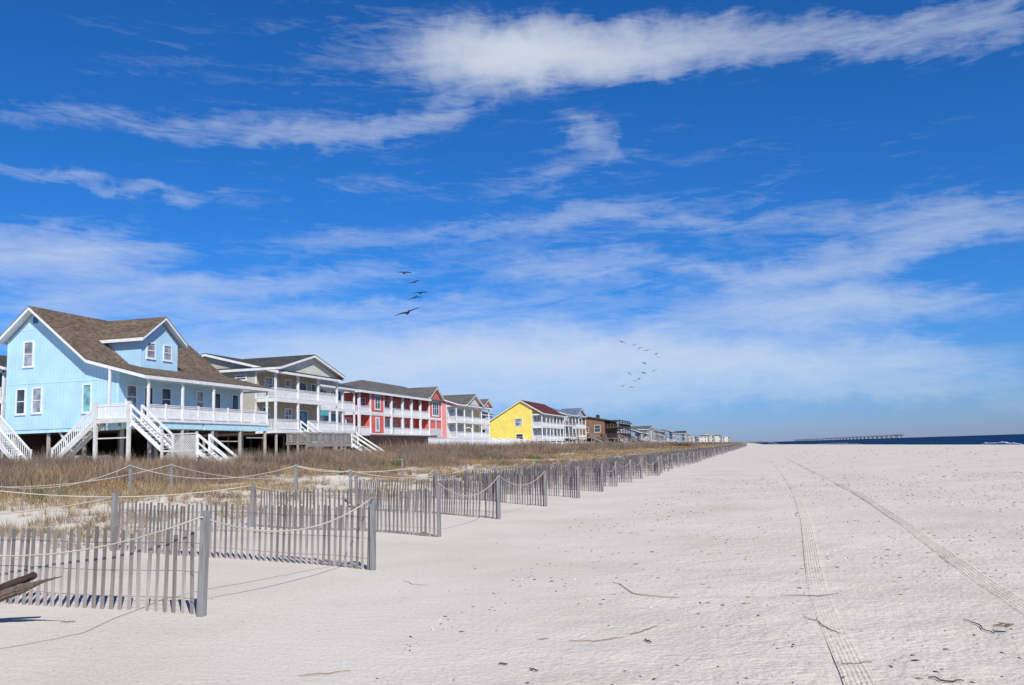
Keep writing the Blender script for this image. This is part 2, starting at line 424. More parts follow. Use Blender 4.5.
# ocean
om = bpy.data.materials.new('ocean_water'); om.use_nodes = True; t_ = om.node_tree; b_ = t_.nodes['Principled BSDF']
b_.inputs['Base Color'].default_value = (.004, .028, .10, 1); b_.inputs['Roughness'].default_value = .6; b_.inputs['Specular IOR Level'].default_value = .02
tcn = t_.nodes.new('ShaderNodeTexCoord'); mpn = t_.nodes.new('ShaderNodeMapping'); mpn.inputs['Scale'].default_value = (.5, .12, 1); t_.links.new(tcn.outputs['Object'], mpn.inputs[0])
nzn = t_.nodes.new('ShaderNodeTexNoise'); nzn.inputs['Scale'].default_value = .5; nzn.inputs['Detail'].default_value = 8; t_.links.new(mpn.outputs[0], nzn.inputs[0])
bpn = t_.nodes.new('ShaderNodeBump'); bpn.inputs['Strength'].default_value = .9; bpn.inputs['Distance'].default_value = .6; t_.links.new(nzn.outputs[0], bpn.inputs['Height']); t_.links.new(bpn.outputs[0], b_.inputs['Normal'])
rr = t_.nodes.new('ShaderNodeValToRGB'); t_.links.new(nzn.outputs[0], rr.inputs[0]); rr.color_ramp.elements[0].position = .35; rr.color_ramp.elements[0].color = (.003, .018, .075, 1); rr.color_ramp.elements[1].position = .7; rr.color_ramp.elements[1].color = (.006, .042, .12, 1); t_.links.new(rr.outputs[0], b_.inputs['Base Color'])
oc = MB(); oc.add([(-9000, -2000, -.75), (40000, -2000, -.75), (40000, 40000, -.75), (-9000, 40000, -.75)], [(0, 1, 2, 3)])
tag(oc.build('ocean', om), kind='structure')
FOAM = mat('sea_foam', (.8, .82, .84), .9, 'paint')

def breaker(label, x0, y0, x1, y1, h):
    b = MB(); k = 26; pts = []; rr_ = []
    for i in range(k+1):
        t = i/k; pts.append((x0+(x1-x0)*t+random.uniform(-.5, .5), y0+(y1-y0)*t, -.72+h*.4*math.sin(math.pi*t)+random.uniform(0, .12)*h)); rr_.append(max(.04, h*.5*math.sin(math.pi*t)**.5*random.uniform(.5, 1.15)))
    b.tube(pts, rr_, 7); return tag(b.build('wave', FOAM, loc=pts[k//2], smooth=True), label, 'wave', 'waves breaking along the shore')
breaker('white breaking wave closest to the right edge, at the crest of the sand', 56, 184, 57, 192, 1.1)
breaker('low white breaking wave just left of the brightest breaker', 55, 205, 54, 240, .9)
breaker('thin white surf line beneath the seaward end of the pier', 48, 420, 38, 560, .8)
breaker('distant white surf line near the landward end of the pier', 26, 900, 20, 1150, 1.6)

# ------------------------------------------------------------------ tyre tracks (pressed ribs, real relief)
def track(name, P, w=.24, ribs=6, hh=.0095):
    ys_ = []; y = P[0][1]
    while y < P[-1][1]: ys_.append(y); y += .07+.006*(y-4)
    ys_ = np.array(ys_); pp = np.array(P); cx = np.interp(ys_, pp[:, 1], pp[:, 0])
    for _ in range(3): cx = np.convolve(np.pad(cx, 6, 'edge'), np.ones(13)/13, 'valid')
    m = ribs*4+5; us = np.linspace(-.5, .5, m)
    prof = np.zeros(m)
    for j, u in enumerate(us):
        c = (j-2) % 4
        prof[j] = .001 if c in (0,) else hh
    prof[0] = prof[-1] = -.03; prof[1] = prof[-2] = .012
    X = cx[:, None]+us[None, :]*w; Y = np.repeat(ys_[:, None], m, 1)
    fade = np.clip(fbm(X, Y, 3.5, 4, 51)*2.2-.35, .38, 1)
    gz = zg(X, Y)+np.clip((34-Y)/20, 0, 1)*np.clip((X+5)/4, .08, 1)*((fbm(X, Y, .42, 2, 33)-.4)*.05)+np.clip((30-Y)/15, 0, 1)*(fbm(X, Y, .9, 2, 37)-.4)*.016
    Z = gz+prof[None, :]*fade*(1+.25*(rng.random(X.shape)-.5))-.002
    Vt = np.stack([X.ravel(), Y.ravel(), Z.ravel()], 1); ii = np.arange(X.size).reshape(X.shape)
    Ft = np.stack([ii[:-1, :-1].ravel(), ii[:-1, 1:].ravel(), ii[1:, 1:].ravel(), ii[1:, :-1].ravel()], 1)
    tag(fast_mesh(name, Vt, Ft, SAND), kind='structure')
track('tyre_track', [(.66, 4.3), (.64, 6.8), (.62, 10.2), (.76, 13.5), (1.07, 20.3), (1.42, 32.7), (1.64, 55.8), (1.75, 90)])
track('tyre_track', [(2.45, 4.3), (2.5, 9.9), (2.6, 13.07), (2.92, 20.1), (3.15, 29.1), (3.22, 40.3), (3.28, 58.7), (3.4, 95)], .26, 5, .024)

# ------------------------------------------------------------------ vegetation
def tufts(name, P, hgt, spread, nb, wid, m, kind_label, seg_bend=.5):
    """many blades: each a bent two-quad strip"""
    n_ = len(P); k = n_*nb
    base = np.repeat(P, nb, 0); h = np.repeat(hgt, nb)*rng.uniform(.45, 1.1, k); sp = np.repeat(spread, nb); wd = np.repeat(wid, nb)
    a = rng.uniform(0, 2*np.pi, k); r0 = sp*.55*np.sqrt(rng.random(k))
    bx = base[:, 0]+np.cos(a)*r0; by = base[:, 1]+np.sin(a)*r0; bz = base[:, 2]-.03
    a2 = a+rng.normal(0, .7, k); ln = sp*rng.uniform(.1, 1.0, k)*seg_bend*2
    fa = rng.uniform(0, np.pi, k); wx = np.cos(fa)*wd/2; wy = np.sin(fa)*wd/2
    mx_ = bx+np.cos(a2)*ln*.35; my_ = by+np.sin(a2)*ln*.35; mz_ = bz+h*.6
    tx = bx+np.cos(a2)*ln; ty = by+np.sin(a2)*ln; tz = bz+h*rng.uniform(.8, 1.02, k)
    Vv = np.stack([np.stack([bx-wx, by-wy, bz], 1), np.stack([bx+wx, by+wy, bz], 1), np.stack([mx_+wx*.8, my_+wy*.8, mz_], 1), np.stack([mx_-wx*.8, my_-wy*.8, mz_], 1),
                   np.stack([tx+wx*.25, ty+wy*.25, tz], 1), np.stack([tx-wx*.25, ty-wy*.25, tz], 1)], 1).reshape(-1, 3)
    o_ = (np.arange(k)*6)[:, None]
    Ff = np.concatenate([o_+np.array([[0, 1, 2, 3]]), o_+np.array([[3, 2, 4, 5]])], 0)
    ob = fast_mesh(name, Vv, Ff, m); tag(ob, kind_label, 'vegetation', kind='stuff'); return ob
GRASSM = mat('dry_dune_grass', (.35, .26, .155), .9, 'leaf', .1)
SHRUBM = mat('dry_twiggy_brush', (.265, .20, .15), .95, 'leaf', .1)
GREENM = mat('green_dune_plants', (.10, .13, .05), .9, 'leaf', .1)
def scatter(n_, x0, x1, y0, y1, pw=1.0, dens=None):
    """x measured inland from the toe line"""
    Y = y0+(y1-y0)*rng.random(n_)**pw; d = rng.uniform(x0, x1, n_); X = toe(Y)-d
    if dens is not None:
        k = rng.random(n_) < dens(d, X, Y); X = X[k]; Y = Y[k]; d = d[k]
    return np.stack([X, Y, zg(X, Y)], 1), d
def dn(d, X, Y): 
    p = fbm(X, Y, 3.2, 4, 71)
    return np.clip((d-5.)/6, .12, 1)*(np.clip((p-.40)*7, 0.06, 1)) + (d > 14.5)*.22*(p > .42)
parts = []
P1, d1 = scatter(13500, 6.0, 22, 8, 70, 1.0, dn); parts.append(('dry_grass', P1, rng.uniform(.14, .42, len(P1))*(.7+.5*np.clip((d1-8)/8, 0, 1)), rng.uniform(.14, .34, len(P1)), 22, np.full(len(P1), .009)))
P1, d1 = scatter(12000, 7, 27, 70, 230, 1.3, lambda d, X, Y: np.clip((d-5)/5, .1, 1)*(fbm(X, Y, 5, 3, 77) > .38)); parts.append(('dry_grass', P1, rng.uniform(.25, .5, len(P1)), rng.uniform(.3, .55, len(P1)), 22, np.full(len(P1), .022)))
P1, d1 = scatter(9000, 6, 30, 230, 1500, 1.8, lambda d, X, Y: .9+0*d); parts.append(('dry_grass', P1, rng.uniform(.35, .7, len(P1)), rng.uniform(.9, 1.8, len(P1)), 18, np.full(len(P1), .12)))
for i_, (nm, P_, h_, s_, nb_, w_) in enumerate(parts):
    tufts(nm, P_, h_, s_, nb_, w_, GRASSM, ['dry golden grass tufts on the near dune sand', 'dry golden grass band on the middle dunes', 'faint golden grass on the far dunes'][i_])
P1, d1 = scatter(13000, 15.0, 31, 18, 90, .9, lambda d, X, Y: (1-.9*((X > -35.5)&(X < -30)&(Y > 44)&(Y < 52.5)))*np.clip((d-16.5)/3., 0, 1)*(fbm(X, Y, 4, 3, 91) > .34)*np.clip((fbm(X, Y, 12, 3, 95)-.2)*4, .35, 1))
tufts('dry_brush', P1, (.15+1.75*fbm(P1[:, 0], P1[:, 1], 3.2, 4, 97))*np.clip(.4+(d1-15)/10, .4, 1.)*rng.uniform(.5, 1.1, len(P1)), rng.uniform(.3, .65, len(P1)), 42, np.full(len(P1), .013), SHRUBM, 'dense brown twiggy brush in front of the nearest houses', .45)
P1, d1 = scatter(900, 19, 31, 25, 95, 1., lambda d, X, Y: (fbm(X, Y, 5, 3, 131) > .45)*(1-.95*((X > -35.5)&(X < -30)&(Y > 44)&(Y < 52.5))))
tufts('tall_dry_stems', P1, rng.uniform(.8, 1.55, len(P1)), rng.uniform(.25, .5, len(P1)), 9, np.full(len(P1), .016), SHRUBM, 'taller dry stems standing up out of the brown brush', .5)
P1, d1 = scatter(700, 15.5, 30, 22, 95, 1., lambda d, X, Y: (fbm(X, Y, 3, 3, 141) > .5)*1.)
tufts('olive_brush', P1, rng.uniform(.35, .8, len(P1)), rng.uniform(.3, .55, len(P1)), 44, np.full(len(P1), .014), GREENM, 'dull olive bushes mixed into the brown brush', .55)
P1 = np.stack([rng.uniform(-53, -47.5, 90), rng.uniform(45.5, 48.6, 90)], 1); P1 = np.concatenate([P1, zg(P1[:, 0], P1[:, 1])[:, None]], 1)
tufts('dark_brush', P1, rng.uniform(.7, 1.35, len(P1)), rng.uniform(.35, .6, len(P1)), 60, np.full(len(P1), .03), GREENM, 'dark green bushes at the foot of the leftmost stairs', .6)
P1, d1 = scatter(8000, 21, 36, 90, 300, 1.3, lambda d, X, Y: .85*(1-.9*((Y > 143)&(Y < 182)&(X < -33.5)&(X > -46))))
tufts('dry_brush', P1, (.9+1.7*fbm(P1[:, 0], P1[:, 1], 8, 3, 97))*np.clip(.4+(d1-21)/9, .4, 1.)*rng.uniform(.6, 1.2, len(P1)), rng.uniform(.5, .9, len(P1)), 34, np.full(len(P1), .03), SHRUBM, 'brown brush below the red and yellow houses', .45)
P1, d1 = scatter(6000, 17, 40, 300, 1700, 1.6, lambda d, X, Y: .9+0*d)
tufts('dry_brush', P1, rng.uniform(.7, 2.0, len(P1)), rng.uniform(1., 2.2, len(P1)), 20, np.full(len(P1), .16), SHRUBM, 'brown brush in front of the far houses', .45)
P1, d1 = scatter(800, 8, 28, 12, 110, 1.0, lambda d, X, Y: (fbm(X, Y, 5, 2, 111) > .52)*1.)
tufts('green_plants', P1, rng.uniform(.15, .4, len(P1)), rng.uniform(.15, .35, len(P1)), 30, np.full(len(P1), .014), GREENM, 'sparse dull green plants among the dune grass', .6)
# dark evergreen brush under and beside the nearest houses
P1 = np.stack([rng.uniform(-58, -43, 900), rng.uniform(52, 112, 900)], 1); P1 = np.concatenate([P1, zg(P1[:, 0], P1[:, 1])[:, None]], 1)
tufts('dark_brush', P1, rng.uniform(.7, 2.0, len(P1)), rng.uniform(.4, .8, len(P1)), 40, np.full(len(P1), .03), GREENM, 'dark green bushes growing beneath the raised houses', .6)
P1 = np.stack([rng.uniform(-78, -62, 3200), 45+400*rng.random(3200)**1.4], 1); P1 = np.concatenate([P1, zg(P1[:, 0], P1[:, 1])[:, None]], 1)
tufts('dark_brush', P1, rng.uniform(1.5, 3.6, len(P1)), rng.uniform(.8, 1.8, len(P1)), 46, np.full(len(P1), .10), GREENM, 'dark evergreen scrub on the landward side of the houses', .6)
# ------------------------------------------------------------------ house helpers
def fb(mb, ax, pl, d0, d1, a0, a1, z0, z1):
    if ax == 'x': mb.box(pl+d0, pl+d1, a0, a1, z0, z1)
    else: mb.box(a0, a1, pl-d0, pl-d1, z0, z1)
def window(par, ax, pl, a0, a1, z0, z1, glass=None, frame=None, mull=0, name='window', cw=.10, mid=True):
    if a0 > a1: a0, a1 = a1, a0
    f = MB()
    fb(f, ax, pl, 0, .06, a0-cw, a0, z0-cw, z1+cw); fb(f, ax, pl, 0, .06, a1, a1+cw, z0-cw, z1+cw)
    fb(f, ax, pl, 0, .062, a0, a1, z1, z1+cw); fb(f, ax, pl, 0, .09, a0-cw-.03, a1+cw+.03, z0-cw-.05, z0-cw+.0)
    fb(f, ax, pl, 0, .062, a0, a1, z0-cw, z0)
    if mid: fb(f, ax, pl, 0, .045, a0, a1, (z0+z1)/2-.03, (z0+z1)/2+.03)
    for i in range(mull):
        c = a0+(a1-a0)*(i+1)/(mull+1); fb(f, ax, pl, 0, .05, c-.04, c+.04, z0, z1)
    w = f.build(name, frame or WHITE, par)
    p = MB(); fb(p, ax, pl, .002, .02, a0, a1, z0, z1); p.build('pane', glass or GLASS, w)
    return w
def door(par, ax, pl, a0, a1, z0, z1, m=None, glass=None):
    f = MB(); c = .09
    fb(f, ax, pl, 0, .06, a0-c, a0, z0, z1+c); fb(f, ax, pl, 0, .06, a1, a1+c, z0, z1+c); fb(f, ax, pl, 0, .062, a0, a1, z1, z1+c)
    w = f.build('door', WHITE, par)
    p = MB(); fb(p, ax, pl, .002, .03, a0, a1, z0+.02, z1); p.build('door_panel', m or DARK, w)
    p = MB(); fb(p, ax, pl, .03, .042, a0+.14, a1-.14, z0+.9, z1-.15); p.build('pane', glass or GLASS, w)
    return w
def rail(mb, p, q, h=1.0, step=.13, pw=.075, th=.025, zb=.10):
    p = Vector(p); q = Vector(q); L_ = (q-p).length; nn_ = max(1, int(L_/step)); d = (q-p)/L_
    up = Vector((0, 0, 1))
    mb.beam(p+up*h, q+up*h, .11, .05); mb.beam(p+up*(h-.10), q+up*(h-.10), .04, .08); mb.beam(p+up*zb, q+up*zb, .04, .08)
    ax_x = abs(d.x) > abs(d.y)
    for i in range(nn_):
        c = p+d*((i+.5)*L_/nn_)
        if ax_x: mb.box(c.x-pw/2, c.x+pw/2, c.y-th/2+.03, c.y+th/2+.03, c.z+zb-.03, c.z+h-.06)
        else: mb.box(c.x-th/2-.03, c.x+th/2-.03, c.y-pw/2, c.y+pw/2, c.z+zb-.03, c.z+h-.06)
def railing(par, segs, m=None, **k):
    for p, q in segs:
        mb = MB(); rail(mb, p, q, **k); mb.build('railing', m or WHITE, par)
def stairs(par, p, q, w, m=None, rm=None, step=.13, both=True, rise=.19, pw=.06):
    """p top, q bottom centre points"""
    p = Vector(p); q = Vector(q); n_ = max(3, int(abs(p.z-q.z)/rise)); d = q-p; h = Vector((d.x, d.y, 0)).normalized(); sd_ = Vector((-h.y, h.x, 0))
    mb = MB()
    for s in (-1, 1): mb.beam(p+sd_*s*(w/2-.03)-Vector((0, 0, .16)), q+sd_*s*(w/2-.03)-Vector((0, 0, .05)), .05, .26)
    for i in range(n_):
        c = p+d*((i+.5)/n_); run = Vector((d.x, d.y, 0)).length/n_
        a = c-h*run*.5-sd_*(w/2-.06); b = c+h*run*.5+sd_*(w/2-.06)
        mb.box(a.x, b.x, a.y, b.y, c.z-.02, c.z+.02)
    st = mb.build('stairs', m or WHITE, par)
    for s in ((-1, 1) if both else (1,)):
        r = MB(); rail(r, p+sd_*s*(w/2), q+sd_*s*(w/2), .95, step, pw)
        for e in (q+sd_*s*(w/2), p+sd_*s*(w/2)): r.box(e.x-.055, e.x+.055, e.y-.055, e.y+.055, e.z-.6, e.z+1.05)
        r.build('railing', rm or m or WHITE, st)
    return st
def posts(par, pts, z0, z1, m=None, w=.14, name='porch_post'):
    for (x, y) in pts:
        MB().box(x-w/2, x+w/2, y-w/2, y+w/2, z0, z1).build(name, m or WHITE, par)
def piling(par, x, y, z1, m=None, w=.28):
    z0 = zat(x, y)-.4
    MB().tube([(x, y, z0), (x, y, (z0+z1)/2), (x, y, z1)], [w/2*1.05, w/2, w/2*.95], 8).build('piling', m or PILW, par, smooth=False)
def band(prof, dz0, dz1):
    return [(a, z+dz0) for a, z in prof]+[(a, z+dz1) for a, z in prof[::-1]]
def roof(par, ax, prof, a, b, rm, trim=None, name='roof', ends=(1, 1), ht=.24):
    """prof: polyline of the top surface (coordinate, z); extruded along ax from a to b"""
    r = MB().prism(ax, band(prof, .02, -.05), a-.03, b+.03).build(name, rm, par)
    t = MB(); t.prism(ax, band([(prof[0][0]*.999+prof[1][0]*.001, prof[0][1])]+list(prof[1:-1])+[(prof[-1][0]*.999+prof[-2][0]*.001, prof[-1][1])], -.053, -.17), a, b)
    for e, on in ((a, ends[0]), (b, ends[1])):
        if on: t.prism(ax, band(prof, -.055, -ht-.06), e-.02 if e == a else e-.03, e+.03 if e == a else e+.02)
    # eave boards
    for i, j in ((0, 1), (-1, -2)):
        s = 1 if prof[i][0] > prof[j][0] else -1
        q = prof[i][0]
        if ax == 'y': t.box(q-.03*s, q+.015*s, a, b, prof[i][1]-.29, prof[i][1]-.056)
        else: t.box(a, b, q-.03*s, q+.015*s, prof[i][1]-.29, prof[i][1]-.056)
    t.build('fascia', trim or WHITE, r)
    return r

# ================================================================== the light blue house
hb = thing('beach_house', 'light blue beach house on stilts with brown roof, dormer and white sea porch', 'house', (-46, 59, 1.0))
Y0, Y1 = 51.62, 67.15
MB().prism('y', [(-51.3, 4.15), (-41.9, 4.15), (-41.9, 7.98), (-44.2, 8.62), (-49.0, 12.6), (-51.3, 10.62)], Y0, Y1).build('wall', BLUE, hb)
MB().prism('y', [(-51.33, 7.40), (-41.85, 7.40), (-41.85, 7.46), (-51.33, 7.46)], Y0-.02, Y0+.05).box(-50.3, -47.75, Y0-.02, Y0+.05, 11.28, 11.34).build('trim_board', BLUET, hb)
MB().box(-51.36, -51.22, Y0-.03, Y0+.05, 4.15, 10.6).build('corner_board', BLUET, hb); MB().box(-41.98, -41.86, Y0-.03, Y0+.05, 4.15, 7.9).build('corner_board', BLUET, hb)
rf = roof(hb, 'y', [(-39.25, 7.55), (-44.05, 8.87), (-49.0, 12.92), (-51.65, 10.68)], Y0-.68, Y1+.5, R_BROWN, ht=.22)
window(hb, 'y', Y0, -49.85, -49.15, 8.72, 10.40, GLASSB); window(hb, 'y', Y0, -50.36, -49.70, 5.35, 7.02, GLASS); window(hb, 'y', Y0, -48.98, -48.30, 5.38, 7.05, GLASSB)
window(hb, 'y', Y0, -44.72, -44.15, 5.25, 7.10, TEAL, mid=False)
v = MB(); v.prism('y', [(-49.2, 11.75), (-48.8, 11.75), (-48.8, 12.2), (-49.0, 12.38), (-49.2, 12.2)], Y0-.05, Y0+.02).build('gable_vent', VENT, hb)
# porch
MB().box(-41.85, -39.40, Y0-.05, Y1-.02, 4.42, 4.55).box(-39.42, -39.38, Y0-.05, Y1, 4.38, 4.56).build('porch_deck', WHITE, hb)
MB().box(-39.62, -39.48, Y0+1.4, Y0+6.3, 3.92, 4.37).box(-39.62, -39.46, Y0+6.5, Y1+.1, 3.90, 4.35).box(-41.6, -41.45, Y0, Y1, 3.95, 4.40).box(-51.2, -41.7, Y0+.05, Y0+.2, 3.9, 4.15).build('floor_beam', BLUET, hb)
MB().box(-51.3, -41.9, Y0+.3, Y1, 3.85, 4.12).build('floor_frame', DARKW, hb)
py_ = [51.67, 55.45, 59.3, 63.15, 67.05]
posts(hb, [(-39.5, y) for y in py_], 4.5, 7.42, WHITE, .15); posts(hb, [(-42.1, 51.0)], 4.5, 8.35, WHITE, .13)
MB().box(-39.6, -39.42, Y0, Y1, 7.20, 7.38).box(-41.9, -39.5, Y1-.15, Y1, 7.2, 7.36).build('porch_beam', WHITE, hb)
sg = [((-39.5, y0+(.1), 4.55), (-39.5, y1-.1, 4.55)) for a, b in zip(py_[:-1], py_[1:]) for y0, y1 in ((a, (a+b)/2), ((a+b)/2, b))]
railing(hb, sg+[((-39.5, 67.05, 4.55), (-41.8, 67.05, 4.55))], WHITE, step=.12, pw=.085)
posts(hb, [(-39.5, (a+b)/2) for a, b in zip(py_[:-1], py_[1:])], 4.5, 5.65, WHITE, .12, 'rail_post')
for (a, b, z0, g) in ((52.5, 53.45, 5.45, GLASSB), (56.3, 57.3, 5.45, GLASS), (60.6, 61.4, 5.45, GLASSB)): window(hb, 'x', -41.9, a, b, z0, 7.0, g)
for a, b, m_ in ((54.4, 55.2, DARK), (62.9, 63.75, DARK), (65.55, 66.35, DARK)): door(hb, 'x', -41.9, a, b, 4.56, 6.98, m_)
# dormer
dm = MB().prism('x', [(55.35, 8.2), (59.65, 8.2), (59.65, 10.75), (57.5, 12.25), (55.35, 10.75)], -49.2, -43.0).build('dormer', BLUE, hb)
roof(dm, 'x', [(54.85, 10.78), (57.5, 12.6), (60.15, 10.78)], -48.9, -42.5, R_BROWN, name='dormer_roof', ends=(0, 1), ht=.2)
window(dm, 'x', -43.0, 56.0, 56.85, 9.4, 10.45, GLASSB); window(dm, 'x', -43.0, 57.95, 58.8, 9.4, 10.45, GLASSB)
# stairs and landings
MB().box(-42.3, -39.55, 49.9, 51.5, 4.42, 4.55).box(-42.35, -39.5, 49.86, 49.95, 4.3, 4.56).build('stair_landing', WHITE2, hb)
posts(hb, [(-42.25, 49.95), (-39.65, 49.95)], zat(-42, 50)-.3, 5.7, WHITE2, .2, 'landing_post')
MB().box(-42.2, -39.7, 49.93, 49.99, 3.25, 3.33).build('brace', WHITE2, hb)
railing(hb, [((-42.25, 49.95, 4.55), (-39.65, 49.95, 4.55))], WHITE, step=.11, pw=.07)
stairs(hb, (-42.35, 50.45, 4.5), (-45.7, 50.45, 1.75), 1.0, WHITE2, WHITE, rise=.2, step=.2, pw=.055)
def open_stairs(par, p, q, w, m):
    p = Vector(p); q = Vector(q); d = q-p; h = Vector((d.x, d.y, 0)).normalized(); s_ = Vector((-h.y, h.x, 0)); mb = MB(); up = Vector((0, 0, 1))
    for s in (-1, 1):
        a = p+s_*s*w/2; b = q+s_*s*w/2
        mb.beam(a+up*.95, b+up*.95, .09, .14); mb.beam(a+up*.45, b+up*.45, .05, .1); mb.beam(a-up*.12, b-up*.05, .05, .26)
        for e in (a, b): mb.box(e.x-.06, e.x+.06, e.y-.06, e.y+.06, e.z-.5, e.z+1.0)
    n_ = int(abs(d.z)/.2)
    for i in range(n_):
        c = p+d*((i+.5)/n_); mb.box(c.x-.14, c.x+.14, c.y-w/2, c.y+w/2, c.z-.02, c.z+.02)
    return mb.build('stairs', m, par)
open_stairs(hb, (-39.55, 50.55, 4.5), (-37.1, 50.55, 2.4), 1.1, WHITE)
MB().box(-37.05, -34.4, 49.9, 51.2, 2.25, 2.37).build('lower_landing', WHITE2, hb)
lt = MB()
x = -37.05
while x < -34.5:
    lt.beam((x, 49.9, 1.7), (min(x+1.6, -34.45), 49.9, 1.7+min(1.6, -34.45-x)), .05, .02, (0, 1, 0)); lt.beam((x+.0, 49.87, 3.3), (min(x+1.6, -34.45), 49.87, 3.3-min(1.6, -34.45-x)), .05, .02, (0, 1, 0)); x += .16
lt.box(-37.1, -36.98, 49.82, 49.94, .8, 3.75); lt.box(-34.5, -34.38, 49.82, 49.94, .6, 3.5); lt.box(-37.0, -34.45, 49.84, 49.92, 3.35, 3.42)
lt.build('lattice_panel', WHITE2, hb)
open_stairs(hb, (-34.35, 50.5, 2.35), (-31.3, 50.5, .1), 1.3, WHITE)
stairs(hb, (-51.9, 50.3, 5.0), (-48.3, 50.3, 1.7), 1.1, WHITE, step=.22, pw=.05)
for x in (-50.9, -47.9, -44.9, -41.8, -39.6):
    for y in (52.0, 55.6, 59.3, 63.1, 66.9): piling(hb, x, y, 3.95)
MB().beam((-47.0, 51.9, 4.1), (-45.6, 51.9, 2.2), .1, .14).beam((-48, 52.2, 1.5), (-44.9, 52.2, 3.9), .07, .12).build('brace', WHITE2, hb)
for (x, y, z) in ((-39.55, 64.0, 3.3), (-39.55, 60.2, 3.0)): MB().box(x-.03, x+.03, y, y+2.6, z, z+.09).build('brace', PILW, hb)
MB().box(-50.9, -50.75, 52.3, 67, .7, 4.0).build('shade_skirt', DARKW, hb); MB().box(-50.7, -44.5, 62.5, 62.65, .7, 4.0).build('shade_wall', DARKW, hb); MB().box(-39.9, -39.75, 59.6, 66.9, .7, 1.85).build('retaining_board', CONC, hb)  # dark skirt and wall added so the space under the house reads as shade

# ================================================================== two storey porch houses
def storey_house(label, X, pd, Xb, y0, y1, floors, ceil, pys, wall, front, ridge, rm, trim=WHITE, wins=(), side=(), cross=(), doors=(), rails=WHITE, und=True, step=.16, extra=None, ov=.45, detail=2, cat='house', railopen=None):
    t = thing('beach_house', label, cat, ((X+Xb)/2, (y0+y1)/2, 1.0))
    xw = X-pd; zf = floors[0]
    rx, rz, zf_e, zb_e = ridge           # ridge x, z, seaward eave z, landward eave z
    sl = (rz-zf_e)/(X+ov-rx)
    zt = lambda x: rz-(x-rx)*sl
    sb = (rz-zb_e)/(rx-(Xb-ov))
    body = [(Xb, zf-.1), (xw, zf-.1), (xw, zt(xw)-.25), (rx, rz-.25), (Xb, rz-(rx-Xb)*sb-.25)]
    MB().prism('y', body, y0, y1).build('wall', wall, t)
    if front is not wall:
        MB().box(xw-.02, xw+.03, y0+.01, y1-.01, zf-.1, ceil+.05).build('front_wall', front, t)
    for ya_, yb_ in ((y0-.03, y0+.1), (y1-.1, y1+.03)): MB().box(xw-.08, xw+.06, ya_, yb_, zf, zt(xw)-.3).build('corner_board', trim, t)
    roof(t, 'y', [(X+ov, zf_e), (rx, rz), (Xb-ov, zb_e)], y0-ov, y1+ov, rm, trim)
    for (cy0, cy1, ze, zr, xf, xk, cm) in cross:
        ym = (cy0+cy1)/2
        g = MB().prism('x', [(cy0+.15, ze-.28), (cy1-.15, ze-.28), (ym, zr-.24)], xk, xf-.5).build('gable', cm, t)
        roof(g, 'x', [(cy0-.35, ze-.05), (ym, zr), (cy1+.35, ze-.05)], xk, xf, rm, trim, name='gable_roof', ends=(0, 1))
    for i, z in enumerate(floors):
        MB().box(xw, X, y0+.02, y1-.02, z-.12, z).box(X, X+.05, y0, y1, z-.34, z+.02).box(xw, X, y0-.03, y0+.03, z-.34, z+.01).build('porch_deck', trim, t)
    MB().box(X-.14, X+.02, y0, y1, ceil-.28, ceil).box(xw, X-.14, y0, y0+.12, ceil-.28, ceil).build('porch_beam', trim, t)
    posts(t, [(X-.07, y) for y in pys], zf-.1, ceil-.05, trim, .2)
    for z in floors:
        s = [((X-.07, a+.1, z), (X-.07, b-.1, z)) for a, b in zip(pys[:-1], pys[1:]) if railopen is None or (z, a) not in railopen]
        s.append(((X-.1, y0+.08, z), (xw+.1, y0+.08, z)))
        railing(t, s, rails, step=step, pw=step*.62)
    for w in wins: window(t, 'x', xw+.03, *w[:4], glass=w[4] if len(w) > 4 else GLASS, mull=w[5] if len(w) > 5 else 0)
    for w in side: window(t, 'y', y0, *w[:4], glass=w[4] if len(w) > 4 else GLASS)
    for d in doors: door(t, 'x', xw+.03, *d[:4], m=d[4] if len(d) > 4 else DARK, glass=BLUEG if len(d) > 4 and d[4] is SHUT else None)
    if und:
        for x in np.linspace(Xb+.4, X-.15, 4):
            for y in np.linspace(y0+.3, y1-.3, 4 if detail > 1 else 3): piling(t, float(x), float(y), zf-.3)
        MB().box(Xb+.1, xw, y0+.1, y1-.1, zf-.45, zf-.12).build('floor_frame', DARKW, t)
        MB().box(Xb+1.0, Xb+1.15, y0+.2, y1-.2, .6, zf-.2).build('shade_skirt', DARKW, t); MB().box(Xb+1.2, xw-1, y1-.9, y1-.75, .6, zf-.2).build('shade_wall', DARKW, t)  # dark boards added below the floor, standing in for deep shade
    return t

# beige house with charcoal roof
h2 = storey_house('beige two storey beach house with charcoal roof and white double porches', -44, 2.2, -56.5, 76.35, 89.65,
    [4.35, 7.40], 10.25, [76.4, 80.8, 85.15, 89.6], BEIGE, TAN, (-51.7, 12.15, 10.05, 9.6), R_DARK,
    wins=[(78.0, 79.3, 8.3, 9.6, GLASSB), (82.0, 83.0, 8.3, 9.6, GLASSB), (81.9, 83.2, 5.3, 6.6, GLASSB, 1), (77.6, 78.8, 5.2, 6.6)],
    side=[(-48.3, -47.3, 9.35, 9.75)], doors=[(79.5, 80.4, 7.42, 9.6), (84.2, 86.4, 7.42, 9.6, TEAL), (84.0, 86.6, 4.4, 6.5, SHUT), (87.6, 88.5, 7.42, 9.5)],
    cross=[(76.2, 89.8, 10.45, 12.2, -43.3, -51.7, CREAM)], railopen={(4.35, 80.8)})
railing(h2, [((-44.07, 83.0, 4.35), (-44.07, 85.05, 4.35))], WHITE, step=.16, pw=.1)
open_stairs(h2, (-43.95, 81.9, 4.3), (-42.3, 81.9, 3.05), 1.5, WHITE)

